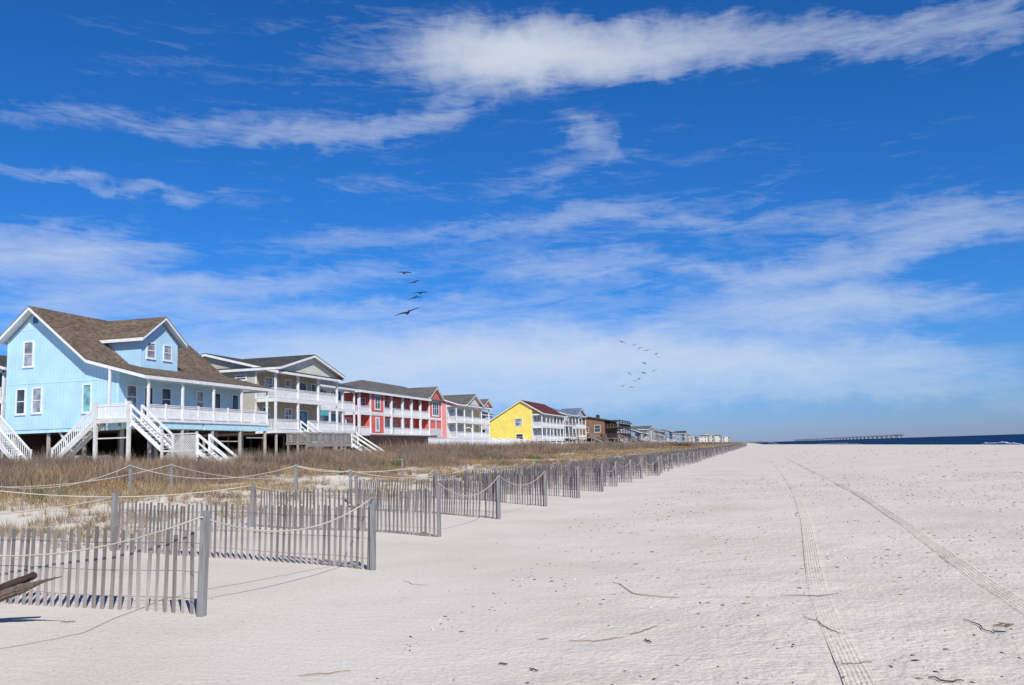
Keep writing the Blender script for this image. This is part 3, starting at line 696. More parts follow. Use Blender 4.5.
# grey wooden walkover deck in front of the beige house
wd = thing('boardwalk', 'weathered grey raised boardwalk with white railed stairs in front of the beige house', 'boardwalk', (-40, 84, 1.0))
MB().box(-43.6, -41.4, 77.5, 88.6, 2.85, 3.0).box(-41.4, -41.3, 77.5, 88.6, 2.6, 3.02).build('deck', GREYW, wd)
railing(wd, [((-41.4, 77.6, 3.0), (-41.4, 87.4, 3.0)), ((-43.6, 77.6, 3.0), (-41.4, 77.6, 3.0))], GREYW, step=.15, pw=.12)
posts(wd, [(-41.4, y) for y in (77.6, 80.4, 83.2, 86, 88.5)], .6, 4.05, GREYW, .16, 'post'); posts(wd, [(-43.4, y) for y in (77.6, 83.2, 88.5)], .6, 2.8, GREYW, .16, 'post')
open_stairs(wd, (-41.3, 88.2, 2.95), (-38.2, 88.2, 1.0), 1.5, WHITE)

# white house with slate roof and blue shutters
h3 = storey_house('white two storey beach house with dark slate roof, blue shutters and blue doors', -50, 1.6, -61, 92.5, 106.9,
    [4.75, 7.55], 10.1, [92.6, 96.2, 99.8, 103.4, 106.8], WHSID, WHSID, (-55.6, 12.25, 10.3, 10.0), R_SLATE,
    wins=[(98.0, 98.8, 8.45, 9.8), (100.9, 101.7, 8.45, 9.8), (104.2, 105.0, 8.45, 9.8), (102.7, 103.4, 8.45, 9.8), (97.0, 98, 5.6, 6.9, BLUEG)],
    doors=[(93.4, 95.9, 4.8, 6.95, SHUT), (99.2, 100.0, 4.8, 6.9, SHUT), (101.2, 102.4, 4.8, 6.95, SHUT), (103.1, 105.5, 4.8, 6.95, SHUT)])
for a in (100.2, 105.2): MB().box(-51.57, -51.5, a, a+.5, 8.35, 9.9).build('shutter', SHUT, h3)
MB().box(-49.96, -49.9, 96.6, 99.2, 6.55, 7.15).build('sign_panel', TEALP, h3)
MB().box(-51.55, -51.48, 93.2, 94.3, 8.2, 9.9).build('shutter', SHUT, h3)

# coral red house
h4 = thing('beach_house', 'coral red two storey beach house with grey hip roof and white porches', 'house', (-58, 136, 1.0))
ya, yb = 120.94, 152.2
MB().box(-64, -56.4, 117.0, yb, 4.6, 11.2).build('wall', RED, h4)
b1 = MB().box(-56.4, -54.05, ya, 125.9, 4.75, 10.9).build('bay', RED, h4)
b2 = MB().prism('x', [(145.9, 4.6), (152.1, 4.6), (152.1, 11.5), (149.0, 13.2), (145.9, 11.5)], -60, -54.05).build('bay', RED, h4)
rr4 = MB(); z_e, z_r = 10.95, 13.45
rr4.add([(-53.5, 116.2, z_e), (-53.5, 152.4, z_e), (-65, 152.4, z_e), (-65, 116.2, z_e), (-58.8, 128.5, z_r), (-58.8, 146, z_r), (-53.5, 116.2, z_e-.15), (-53.5, 152.4, z_e-.15), (-65, 152.4, z_e-.15), (-65, 116.2, z_e-.15)],
        [(0, 1, 5, 4), (1, 2, 5), (2, 3, 4, 5), (3, 0, 4), (6, 9, 8, 7), (0, 6, 7, 1), (1, 7, 8, 2), (2, 8, 9, 3), (3, 9, 6, 0)])
r4 = rr4.build('roof', R_GREY, h4)
MB().box(-53.52, -53.46, 116.2, 145.6, z_e-.36, z_e-.02).box(-65, -53.5, 116.14, 116.2, z_e-.36, z_e-.02).build('fascia', WHITE, r4)
roof(b2, 'x', [(145.3, 11.25), (149.0, 13.35), (152.7, 11.25)], -59.5, -53.6, R_GREY, name='gable_roof', ends=(0, 1))
for z in (4.75, 7.75):
    MB().box(-56.4, -54.05, 125.9, 145.9, z-.14, z).box(-54.05, -54.0, 120.94, 152.2, z-.32, z+.06).build('porch_deck', WHITE, h4)
    MB().box(-56.4, -54.05, 116.9, ya-.02, z-.14, z).box(-54.05, -54.0, 116.9, ya-.02, z-.32, z+.06).box(-56.4, -54.0, 116.84, 116.9, z-.32, z+.06).build('porch_deck', WHITE, h4)
    railing(h4, [((-54.1, a+.1, z), (-54.1, b-.1, z)) for a, b in zip((125.9, 129.9, 133.9, 137.9, 141.9), (129.9, 133.9, 137.9, 141.9, 145.9))]+[((-54.2, 117.0, z), (-56.3, 117.0, z)), ((-54.1, 117.1, z), (-54.1, 120.8, z))], WHITE, step=.2, pw=.14)
    posts(h4, [(-54.1, y) for y in (117.05, 128.9, 133.6, 137.5, 141.6)], z, z+2.95, WHITE, .34)
for a_, b_, z_ in ((ya-.06, ya+.12, 10.9), (125.8, 126.0, 10.9), (145.8, 146.05, 11.3), (152.0, 152.2, 11.4)): MB().box(-54.2, -53.97, a_, b_, 4.5, z_).build('corner_board', WHITE, h4)
MB().box(-54.06, -53.98, ya, 125.9, 7.55, 7.95).build('trim_board', WHITE, h4)
window(b1, 'x', -54.05, 122.6, 124.4, 8.5, 10.4, GLASS, mull=1, cw=.18); window(b1, 'x', -54.05, 122.9, 123.9, 5.3, 7.0, GLASSB, cw=.22)
window(b2, 'x', -54.05, 147.6, 150.6, 8.3, 10.6, GLASS, mull=2, cw=.22)
for a, b, c, d, g in ((127.0, 128.0, 8.4, 10.2, GLASS), (130.5, 132.6, 8.2, 10.2, GLASS), (138.5, 140.3, 8.2, 10.3, GLASS), (142.4, 144.2, 8.2, 10.3, GLASS), (126.7, 127.9, 5.0, 7.2, GLASS), (130.3, 133.4, 5.0, 7.2, GLASSB), (138.3, 140.0, 5.0, 7.3, GLASSB), (142.3, 144.0, 5.0, 7.3, GLASSB)):
    window(h4, 'x', -56.4, a, b, c, d, g, mull=1 if b-a > 1.5 else 0)
door(h4, 'x', -56.4, 134.6, 136.4, 7.8, 10.1, RED); door(h4, 'x', -56.4, 134.8, 136.6, 4.8, 7.0, DARK)
MB().box(-54.0, -53.95, 146.3, 151.8, 4.7, 5.9).box(-54.0, -53.94, 146.3, 151.8, 7.3, 7.55).box(-54, -53.93, 148.7, 149.2, 4.7, 7.4).build('lattice_panel', WHITE2, h4)
window(h4, 'x', -56.4, 117.6, 119.0, 5.9, 6.9, GLASSB, cw=.2); window(b1, 'y', ya, -55.7, -54.9, 8.6, 10.0, GLASSB)
MB().box(-62.2, -62.05, ya+.3, yb-.3, .6, 4.6).build('shade_skirt', DARKW, h4); MB().box(-62, -56, yb-1.2, yb-1, .6, 4.6).build('shade_wall', DARKW, h4)  # dark boards added between the pilings to darken the shade there
for x in (-63, -60, -57, -54.3):
    for y in np.linspace(117.2, yb-.3, 7): piling(h4, x, float(y), 4.5)

# dark boardwalk with lattice in front of the red house
bd = thing('boardwalk', 'dark brown raised boardwalk with crossed lattice sides before the coral red house', 'boardwalk', (-48, 116, 1))
MB().box(-49.4, -46.6, 104.0, 129.0, 3.35, 3.5).box(-46.6, -46.5, 104, 129, 3.2, 3.52).build('deck', DARKW, bd)
lt = MB(); y = 104.0
while y < 128.6:
    e = min(1.4, 129-y); lt.beam((-46.5, y, 1.7), (-46.5, y+e, 1.7+e*1.1), .04, .09); lt.beam((-46.55, y, 3.24), (-46.55, y+e, 3.24-e*1.1), .04, .09); y += .55
lt.box(-46.62, -46.5, 104, 129, 3.1, 3.2); lt.build('lattice_panel', DARKW, bd)
MB().box(-48.9, -48.8, 104, 129, .8, 3.3).build('back_boards', DARKW, bd)
posts(bd, [(-46.6, y) for y in np.arange(104, 129.1, 3.125)]+[(-49.3, y) for y in np.arange(104, 129.1, 5.0)], .7, 4.1, DARKW, .2, 'post')
railing(bd, [((-46.6, 104.2, 3.2), (-46.6, 129, 3.2))], DARKW, step=.2, pw=.14)
for (a, b, c) in ((111, 115.5, 1.2),): tag(MB().box(-46.2, -45.4, a, b, .7, 1.45+.0*c).build('storage_box', CONC, loc=(-45.8, a, .7)), 'long pale concrete block lying under the dark brown boardwalk', 'block')

# white and pink house
h5 = storey_house('white fronted beach house with coral pink side wall and small front gables', -54, 2.0, -64, 160.7, 183.0,
    [4.5, 7.5], 10.6, [160.8, 165.8, 171.0, 177.2, 182.8], PINK, WHSID, (-60.0, 13.1, 10.8, 10.6), R_GREY,
    wins=[(162, 164.6, 8.3, 10.0, GLASSB, 1), (167, 170.3, 8.2, 10.0, GLASS, 2), (173, 176, 8.1, 10.1, TEAL), (178.5, 181.5, 8.3, 10.0, GLASS), (162, 164.6, 5.0, 7.0, GLASSB, 1), (167, 170, 5.0, 7.0, GLASS, 1), (173, 176, 5, 7.0, GLASS)],
    cross=[(165.9, 176.5, 11.0, 13.2, -53.3, -60, CREAM), (177.0, 183.0, 11.2, 12.6, -53.2, -58, PINK)], doors=[(178.6, 181, 4.55, 6.9)], step=.22)
# dark red roofed house behind
h6 = storey_house('low house with dark red roof half hidden between the pink house and the yellow house', -63, 2.0, -73, 199, 216, [3.9, 7.2], 10.3, [199.1, 204, 210, 215.9], BROWNW, BROWNW, (-68, 12.6, 10.6, 10.4), R_RED, step=.3, wins=[(201, 203, 8, 9.6), (206, 208.5, 8, 9.6)])
# yellow house
h7 = storey_house('bright yellow gabled beach house with dark red roof and white double sea porches', -45.6, 2.4, -58.2, 197.0, 221.0,
    [3.8, 6.85], 9.7, [197.1, 201.5, 205.5, 209, 213, 217, 220.9], YEL, WHSID, (-50.5, 13.05, 9.85, 8.35), R_RED,
    wins=[(199.3, 200.9, 7.6, 9.2), (202.3, 204.3, 7.5, 9.2), (207, 208.4, 7.6, 9.2), (210, 212, 7.6, 9.2), (215, 217, 7.6, 9.2), (202.3, 204.3, 4.5, 6.3, GLASSB), (214, 217, 4.5, 6.3)],
    side=[(-52.0, -50.4, 7.15, 8.75, GLASSB), (-51.8, -50.3, 3.95, 5.2, DARK)], doors=[(207.4, 208.4, 3.85, 6.1), (199.0, 200.9, 3.85, 6.2), (210.4, 211.6, 3.85, 6.1)], step=.22, trim=WHITE)
# white boardwalk with several stair flights in front of pink and yellow houses
wb = thing('boardwalk', 'long white boarded walkover in front of the pink and yellow houses', 'boardwalk', (-44, 160, 1))
MB().box(-46.5, -44.2, 124.5, 176, 2.75, 2.9).build('deck', WHITE2, wb)
railing(wb, [((-44.2, 124.6, 2.2), (-44.2, 176, 2.2)), ((-46.4, 124.6, 2.9), (-46.4, 176, 2.9))], WHITE, step=.24, pw=.22)
for k, yy in enumerate((150, 156, 162, 168, 174)): open_stairs(wb, (-44.1, yy, 2.9), (-38.0, yy, 1.1), 1.8, WHITE)
posts(wb, [(-44.2, y) for y in np.arange(125, 176.1, 8.5)], .6, 3.1, WHITE, .2, 'post')
wc = thing('privacy_wall', 'low white boarded wall below the porches of the yellow house', 'fence', (-41, 200, 1))
MB().box(-41.1, -41.0, 178, 238, .7, 3.1).build('panel', WHITE2, wc); posts(wc, [(-40.95, y) for y in np.arange(178, 238.1, 6)], .6, 3.3, WHITE, .18, 'post')
sp = thing('lamp_post', 'thin white pole with a small arm standing before the pink wall', 'pole', (-43, 135.5, 1))
MB().tube([(-43, 135.5, .8), (-43, 135.5, 5.3)], .09, 6).build('pole', WHITE, sp); MB().tube([(-43, 135.5, 5.25), (-43.3, 135.0, 5.45), (-43.9, 134.2, 5.3)], .07, 6).build('arm', WHITE, sp)

# grey blue house, silver house, brown house
h8 = storey_house('grey blue roofed beach house with dark decks just beyond the yellow house', -45.8, 3.4, -60, 224, 239, [4.6, 7.7], 10.3, [224.1, 229, 234, 238.9], SLBLUE, SLBLUE, (-53, 13.1, 10.5, 10.0), R_BLUE, step=.3, rails=GREYW,
    wins=[(225, 227, 8.4, 9.9), (230, 233, 8.3, 9.9, GLASSB), (235, 237, 8.4, 9.9), (226, 228, 5.3, 7), (231, 234, 5.3, 7, GLASSB)])
h9 = storey_house('pale grey house with bright gable and steep blue grey roof before the brown house', -46.5, 2.4, -58, 242, 258, [4.4, 7.4], 10.6, [242.1, 247, 252, 257.9], LGREY, LGREY, (-52, 12.6, 10.8, 10.4), R_BLUE, step=.3,
    cross=[(243, 257, 10.9, 13.0, -46, -52, LGREY)], wins=[(244, 246, 8.2, 9.9, GLASSB), (249, 251, 8.2, 9.9, TEAL), (254, 256, 8.2, 9.9), (245, 247, 5.2, 6.9), (251, 253, 5.2, 6.9)])
h10 = storey_house('brown wooden low gabled house with dark sea decks among the far houses', -37.0, 4.5, -49.0, 262, 286, [4.7, 7.5], 9.6, [262.1, 268, 274, 280, 285.9], BROWNW, BROWNW, (-46.6, 10.9, 9.0, 10.2), R_DARK, trim=DARKW, rails=DARKW, step=.3,
    side=[(-44.6, -43.0, 6.2, 8.2), (-47.4, -46.5, 6.2, 7.6)], wins=[(265, 267, 7.8, 9), (271, 274, 7.8, 9), (278, 281, 7.8, 9)])
MB().box(-46.3, -45.3, 275, 276, 10.2, 11.8).build('chimney', DARKW, h10)

# walkover stairs descending the dune in front of the farther houses
def walkover(label, y, x0, x1, z0, m, flights=2):
    w = thing('dune_stairs', label, 'stairs', (x0, y, 1), 'wooden stairs down the dune before the far houses')
    MB().box(x0-4, x0, y-1, y+1, z0-.2, z0).build('deck', m, w)
    stairs(w, (x0, y, z0), (x1, y, zat(x1, y)+.1), 1.6, m, step=.6, rise=.3)
    posts(w, [(x0-.1, y-.9), (x0-.1, y+.9), (x0-3.9, y-.9), (x0-3.9, y+.9)], .6, z0+1.0, m, .2, 'post')
for i, (y, m, nm) in enumerate(((231, GREYW, 'grey wooden stairs running down the dune before the grey blue house'), (243, DARKW, 'dark wooden stairs running down the dune just beyond the grey blue house'), (256, GREYW, 'grey wooden stairs running down the dune before the brown house'), (274, DARKW, 'dark stairs running down the dune below the brown house decks'), (305, GREYW, 'grey wooden stairs just beyond the brown house'), (330, GREYW, 'long grey stairs further along the dune than the brown house'), (356, WHITE2, 'pale stairs on the dune below the first distant white houses'), (402, GREYW, 'thin grey stairs below the long grey roofed far houses'), (450, WHITE2, 'last pale stairs visible on the far dune'))):
    walkover(nm, y, (-40.0 if y < 255 or y > 290 else -36.5)+.5*(i % 2), (-33.5 if y < 255 or y > 290 else -31)+1.0*(i % 3), 4.4-.1*(i % 3), m)

# ------------------------------------------------------------------ far houses down the shore
WN = [('pale grey', LGREY), ('off-white', CREAM), ('tan', TAN), ('grey blue', SLBLUE), ('cream', CREAM), ('brown', BROWNW)]
RN = [('charcoal', R_DARK), ('grey', R_GREY), ('slate', R_SLATE), ('brown', R_BROWN)]
fy = [(298, 18, 9.4, 2, 3), (322, 20, 9.6, 0, 3), (348, 17, 8.8, 1, 2), (378, 20, 9.6, 3, 1), (402, 30, 10.9, 0, 1), (438, 30, 11.2, 0, 0), (474, 24, 10.2, 1, 0), (510, 22, 9.4, 2, 2), (548, 20, 9.2, 5, 0), (590, 22, 12.6, 3, 0),
      (632, 26, 11.4, 3, 0), (680, 26, 9.6, 1, 2), (735, 26, 11.6, 3, 2), (795, 28, 10.6, 2, 0), (865, 30, 9.6, 1, 1), (940, 30, 11.8, 0, 2), (1030, 34, 11.8, 1, 3), (1140, 36, 14.6, 1, 2), (1270, 40, 12.8, 4, 1), (1430, 44, 15.4, 1, 1), (1650, 60, 14.6, 0, 0), (1950, 80, 16.5, 1, 1)]
ORD = ['first', 'second', 'third', 'fourth', 'fifth', 'sixth', 'seventh', 'eighth', 'ninth', 'tenth', 'eleventh', 'twelfth', 'thirteenth', 'fourteenth', 'fifteenth', 'sixteenth', 'seventeenth', 'eighteenth', 'nineteenth', 'twentieth', 'twenty-first', 'farthest']
for i, (y, L_, top, wi, ri) in enumerate(fy):
    X = -42.5-random.choice((0, 1.5, 5, 9))-random.uniform(0, 2); Xb = X-random.uniform(11, 14); wn, wm = WN[wi]; rn, rm = RN[ri]
    t = thing('beach_house', f'distant {wn} house with {rn} roof, {ORD[i]} in the row beyond the brown house', 'house', ((X+Xb)/2, y+L_/2, 1), 'distant houses beyond the brown house')
    gab = i % 3 == 1; xr = (X+Xb)/2; ze = top-1.7-.3*(i % 2); xw = X-2.2
    if gab:
        MB().prism('x', [(y, 4), (y+L_, 4), (y+L_, ze), (y+L_/2, top-.2), (y, ze)], Xb, xw).build('wall', wm, t)
        roof(t, 'x', [(y-.5, ze-.1), (y+L_/2, top), (y+L_+.5, ze-.1)], Xb-.4, X+.4, rm, ends=(1, 1))
    else:
        MB().prism('y', [(Xb, 4), (xw, 4), (xw, ze), (xr, top-.25), (Xb, ze-.2)], y, y+L_).build('wall', wm, t)
        roof(t, 'y', [(X+.5, ze-.2), (xr, top), (Xb-.5, ze-.2)], y-.5, y+L_+.5, rm)
    nb = max(3, int(L_/6)); py2 = np.linspace(y+.1, y+L_-.1, nb)
    for z in (4.2, 7.3):
        MB().box(xw, X, y, y+L_, z-.3, z).build('porch_deck', [WHITE2, GREYW][i % 3 == 0], t)
        if z+2 < ze:
            r_ = MB(); r_.box(X-.12, X-.04, y, y+L_, z+.95, z+1.03); yy = y
            while yy < y+L_: r_.box(X-.1, X-.06, yy, yy+.2, z, z+.96); yy += .4
            r_.build('railing', [WHITE2, GREYW, GREYW][i % 3], t)
        for yy in np.linspace(y+2, y+L_-2.4, 4 if L_ < 25 else 5):
            if z+2.2 < ze: window(t, 'x', xw, float(yy), float(yy)+1.4, z+.7, z+2.1, [GLASS, GLASSB][random.random() < .4], cw=.16)
    for (a, b) in ((Xb+2, Xb+3.3), (xw-3.2, xw-1.9)):
        for z in (5.0, 8.0):
            if z+1.6 < ze: window(t, 'y', y, a, b, z, z+1.4, GLASS, cw=.16)
    posts(t, [(X-.1, float(q)) for q in py2], 3.9, ze-.3, [WHITE2, GREYW, WHITE2, DARKW][i % 4], .26)
    for x in (X-.3, (X+Xb)/2, Xb+.4):
        for q in (y+.5, y+L_-.5): piling(t, x, q, 4.0, w=.4)
# second row glimpsed at the left edge
hl = storey_house('dark blue house at the left edge behind the light blue house', -60, 2.0, -70, 60, 74, [4.6, 7.2], 9.7, [60.1, 65, 70, 73.9], VENT, VENT, (-65, 11.6, 9.9, 9.6), R_DARK, step=.2)

# ------------------------------------------------------------------ pier
pr = thing('pier', 'long thin fishing pier on many piles standing far out in the sea', 'pier', (200, 2300, 0))
Pa = Vector((140, 2950, 4.4)); Pb = Vector((257, 1700, 5.9))
MB().beam(Pa, Pb, 7, .9).build('deck', mat('pier_wood', (.05, .055, .07), .9), pr)
PM = bpy.data.materials['pier_wood']
MB().beam(Pa+Vector((3.3, 0, 1.9)), Pb+Vector((3.3, 0, 1.9)), .3, .3).beam(Pa+Vector((-3.3, 0, 1.9)), Pb+Vector((-3.3, 0, 1.9)), .3, .3).build('railing', PM, pr)
k = 34
for i in range(k+1):
    c = Pa.lerp(Pb, (i/k)**1.0); MB().beam(c+Vector((-3, 0, 0)), c+Vector((-3.6, 0, -8)), 1.0, 1.0, (0, 1, 0)).beam(c+Vector((3, 0, 0)), c+Vector((3.6, 0, -8)), 1.0, 1.0, (0, 1, 0)).build('piling', PM, pr)
c = Pb; MB().box(c.x-5, c.x+6, c.y-10, c.y+14, c.z-.4, c.z+.9).build('pier_head', PM, pr)
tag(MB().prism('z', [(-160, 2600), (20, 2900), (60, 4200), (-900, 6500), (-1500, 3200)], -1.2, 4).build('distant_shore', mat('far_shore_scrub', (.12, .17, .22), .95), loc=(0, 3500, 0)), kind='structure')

# ------------------------------------------------------------------ slatted sand fences
sea = [(-5.85, 8.58), (-5.45, 12.21), (-6.10, 16.88), (-6.06, 21.12), (-5.91, 25.62), (-5.63, 29.37), (-5.52, 33.66)]
inl = [(-11.9, 9.7), (-11.73, 14.41), (-11.87, 19.47), (-11.86, 25.44), (-11.25, 30.8), (-11.3, 34.6), (-11.2, 38.6)]
y = 37.6
while y < 420:
    sea.append((float(toe(y))+random.uniform(-.25, .25)+.1, y)); inl.append((float(toe(y))-5.7+random.uniform(-.3, .3), y+4.6+random.uniform(-.6, .6))); y += 4.15+random.uniform(-.3, .3)
ORDF = ['nearest slatted sand fence, reaching the left edge and ending at a thick leaning post', 'second slatted sand fence from the camera, ending at a post with knotted rope', 'third slatted sand fence from the camera, half behind the second', 'fourth slatted sand fence from the camera', 'fifth slatted sand fence from the camera', 'sixth slatted sand fence from the camera', 'seventh slatted sand fence from the camera']
def fence_post(par, x, y, h, w, lean=(0, 0)):
    z = zat(x, y)-.3
    mb = MB(); mb.beam((x, y, z), (x+lean[0], y+lean[1], z+.3+h), w, w, (0, 1, 0)); return mb.build('post', POSTW, par)
for i, ((x1, y1), (x0, y0)) in enumerate(zip(sea, inl)):
    far = i >= 7
    t = thing('sand_fence', ORDF[i] if not far else 'small far slatted sand fence in the row running up the beach, past the seventh', 'fence', (x1, y1, 0), 'slatted sand fences in a row along the beach')
    a = Vector((x0, y0, 0)); b = Vector((x1, y1, 0)); d = b-a; L_ = d.length; d.normalize()
    stp = .127 if i < 12 else (.16 if i < 30 else .3); n_ = int(L_/stp)
    mb = MB(); tops = []; tilt = random.gauss(0, .05) if i > 1 else 0
    for j in range(n_):
        s = (j+.4)*L_/n_; c = a+d*s+Vector((-d.y, d.x, 0))*(.08*math.sin(s*1.3+i)+random.uniform(-.004, .004))
        z = zat(c.x, c.y); h = .90+random.uniform(-.035, .035)+.02*math.sin(s*2+i)
        if i > 1 and random.random() < .03: h *= random.uniform(.5, .8)
        if i > 1 and random.random() < .035: continue
        w = (.051+random.uniform(-.006, .006))*(1 if i < 12 else (1.0 if i < 30 else 1.4)); ln = random.gauss(.02, .009); lf = random.gauss(0, .008)
        p = Vector((c.x-ln*.4, c.y, z-.12)); q = Vector((c.x+ln+d.x*lf*.3, c.y+d.y*lf+lf+tilt, z+h))
        f = Vector((-d.y, d.x, 0)); w2 = d*(w/2); t2 = f*.006
        mb.add([p-w2-t2, p+w2-t2, p+w2+t2, p-w2+t2, q-w2-t2, q+w2-t2, q+w2+t2, q-w2+t2], [(0, 1, 2, 3), (7, 6, 5, 4), (0, 4, 5, 1), (1, 5, 6, 2), (2, 6, 7, 3), (3, 7, 4, 0)])
        tops.append(c)
    mb.build('slat_panel', SLATW, t)
    if i < 30:
        wm_ = MB()
        for hh in (.16, .45, .76):
            wm_.tube([(c.x, c.y, zat(c.x, c.y)+hh+.01*math.sin(k_*.9)) for k_, c in enumerate(tops[::3]+[b])], .0035 if i < 6 else .006, 3, False)
        wm_.build('wire', WIREM, t)
    fence_post(t, x1, y1, 1.12 if i == 0 else 1.06+random.uniform(-.05, .05), .075 if i == 0 else .068, (.05, 0) if i == 0 else (random.uniform(-.02, .03), 0))
    fence_post(t, x0, y0, 1.04+random.uniform(-.05, .05), .085, (random.uniform(-.03, .03), 0))
# knot hole and nail on the nearest post
def rope(pts, sag, label, r=.012, seg=14):
    mb = MB(); al = []
    for (p, q), s in zip(zip(pts[:-1], pts[1:]), sag):
        p = Vector(p); q = Vector(q)
        for j in range(seg): t_ = j/seg; c = p.lerp(q, t_); c.z -= s*4*t_*(1-t_); al.append(c)
    al.append(Vector(pts[-1])); mb.tube(al, r, 6)
    return tag(mb.build('rope', ROPEM, loc=pts[0], smooth=True), label, 'rope')
def ptop(x, y, h): return (x, y, zat(x, y)+h)
rp = [(-12.2, 9.3, 1.2)]+[ptop(x+.04, y-.06, 1.06) for x, y in sea[:24]]
rope(rp[:3], [.52, .30], 'thick pale rope sagging over the nearest two sand fences, tied to their thick posts', .0095)
rope(rp[3:6], [.36, .33], 'pale rope sagging between the beach posts of the third, fourth and fifth fences', .009)
rope(rp[7:20], [random.uniform(.1, .4) for _ in range(30)], 'thin pale rope along the beach posts of the farther sand fences', .009)
rope([ptop(*inl[0], 1.0), ptop(*inl[1], 1.0)], [.12], 'pale rope from the left edge to the inland post of the second sand fence', .011)
rope([(-17.5, 14, 1.75), ptop(*inl[2], 1.0)], [.42], 'long pale rope from the left edge to the inland post of the third sand fence', .012)
rope([ptop(x, y-.05, 1.0) for x, y in inl[2:14]], [random.uniform(.25, .45) for _ in range(12)], 'pale rope linking the inland posts of the farther sand fences', .012)
# rope posts standing on the dune
rps = [(-21.3, 27.0, 1.12, 'grey wooden rope post on the dune below the blue stairs landing'), (-21.8, 30.0, 1.08, 'slimmer grey rope post just right of the one below the landing'), (-14.8, 27.0, 1.15, 'grey rope post on the dune behind the top of the second sand fence'), (-12.9, 27.2, 1.15, 'grey rope post just left of the third fence inland end'),
       (-35.9, 58, .95, 'small thin rope post among brush below the blue porch corner'), (-34.6, 58.5, .95, 'small thin rope post right of the one below the porch corner'), (-29.0, 60, 1.25, 'thin rope post in brush at the foot of the grey boardwalk stairs, left one'), (-25.6, 56, 1.5, 'taller thin rope post right of the boardwalk stairs foot'), (-19.5, 48, 1.1, 'rope post on golden grass further along the dune')]
tp = []
for (x, y, h, lb) in rps:
    z = zat(x, y); mb = MB(); mb.beam((x, y, z-.3), (x+random.uniform(-.03, .03), y, z+h), .085, .085, (0, 1, 0)); tag(mb.build('rope_post', POSTW, loc=(x, y, z)), lb, 'post', 'posts holding ropes on the dune'); tp.append((x, y-.06, z+h-.06))
rope([(-25.0, 21.5, 2.0), tp[0], tp[2], (-11.9, 30.7, zat(-11.9, 30.7)+1.1)], [.85, .45, .2], 'upper pale rope looping over the dune past the post below the stairs landing', .014)
rope([(-25.5, 20.5, 1.5), tp[1], tp[3]], [.55, .4], 'lower pale rope looping across the dune grass behind the fences', .013)
rope([tp[2], tp[3], (-10.8, 34.7, zat(-10.8, 34.7)+1.05)], [.1, .35], 'short pale rope between two posts behind the second fence', .013)
rope([(-43, 50, 1.9), tp[4], tp[5], tp[6], tp[7], tp[8]], [.5, .05, .4, .25, .35], 'thin pale rope through the brush in front of the houses', .018)

# ------------------------------------------------------------------ driftwood at the left edge
dz = zat(-8.2, 8.0)
def log(pts, rr_, label, mt=None):
    P_ = [Vector(p) for p in pts]; al = []; ra = []
    for i in range(len(P_)-1):
        for j in range(9):
            t_ = j/9; al.append(P_[i].lerp(P_[i+1], t_)+Vector((0, random.uniform(-.004, .004), random.uniform(-.005, .005)))); ra.append((rr_[i]*(1-t_)+rr_[i+1]*t_)*random.uniform(.95, 1.05))
    al.append(P_[-1]); ra.append(rr_[-1]); seg = 22; gr = [1-.22*(random.random() < .3)-.07*random.random() for _ in range(seg)]
    mb = MB(); mb.tube(al, ra, seg)
    for k, c in enumerate(al):                                # lengthwise cracks and ridges in the weathered wood
        if k % 9 == 4: gr[random.randrange(seg)] = random.uniform(.72, 1.06)
        for j in range(seg):
            v_ = Vector(mb.v[k*seg+j]); mb.v[k*seg+j] = tuple(c+(v_-c)*gr[(j+k//7) % seg]*random.uniform(.97, 1.03))
    return tag(mb.build('driftwood_log', mt or LOGW, loc=pts[0]), label, 'driftwood', 'driftwood logs poking in at the left edge')

# plant on the porch and bins under the blue house
pt = thing('potted_plant', 'dark green potted plant on the far end of the blue house porch', 'plant', (-40.9, 65.6, 4.55))
MB().tube([(-40.9, 65.6, 4.55), (-40.9, 65.6, 4.62), (-40.9, 65.6, 5.0), (-40.9, 65.6, 5.05)], [.17, .18, .25, .26], 12).build('pot', TAN, pt)
lf = MB()
for _ in range(160):
    a = random.uniform(0, 6.28); e = random.uniform(.1, 1.5); l_ = random.uniform(.35, .75); d_ = Vector((math.cos(a)*math.cos(e), math.sin(a)*math.cos(e), math.sin(e))); b0 = Vector((-40.9, 65.6, 5.05)); s0 = d_.cross(Vector((0, 0, 1))).normalized()*.04
    lf.add([b0, b0+d_*l_*.6+s0, b0+d_*l_+Vector((0, 0, -.08)), b0+d_*l_*.6-s0], [(0, 1, 2, 3)])
lf.build('foliage', GREENM, pt)
for (x, y, lb) in ((-45.6, 52.4, 'pale storage bin under the blue house left of the landing posts'), (-43.9, 52.5, 'pale storage bin under the blue house between the landing posts')):
    z = zat(x, y); t = thing('storage_bin', lb, 'bin', (x, y, z), 'storage bins beneath the blue house')
    MB().add([(x-.4, y-.35, z), (x+.4, y-.35, z), (x+.4, y+.35, z), (x-.4, y+.35, z), (x-.46, y-.4, z+1.05), (x+.46, y-.4, z+1.05), (x+.46, y+.4, z+1.05), (x-.46, y+.4, z+1.05)], [(0, 1, 2, 3), (4, 5, 6, 7), (0, 1, 5, 4), (1, 2, 6, 5), (2, 3, 7, 6), (3, 0, 4, 7)]).build('body', CONC, t)
    MB().prism('x', [(y-.46, z+1.06), (y+.46, z+1.06), (y+.44, z+1.16), (y, z+1.24), (y-.44, z+1.16)], x-.5, x+.5).build('lid', WHITE, t)

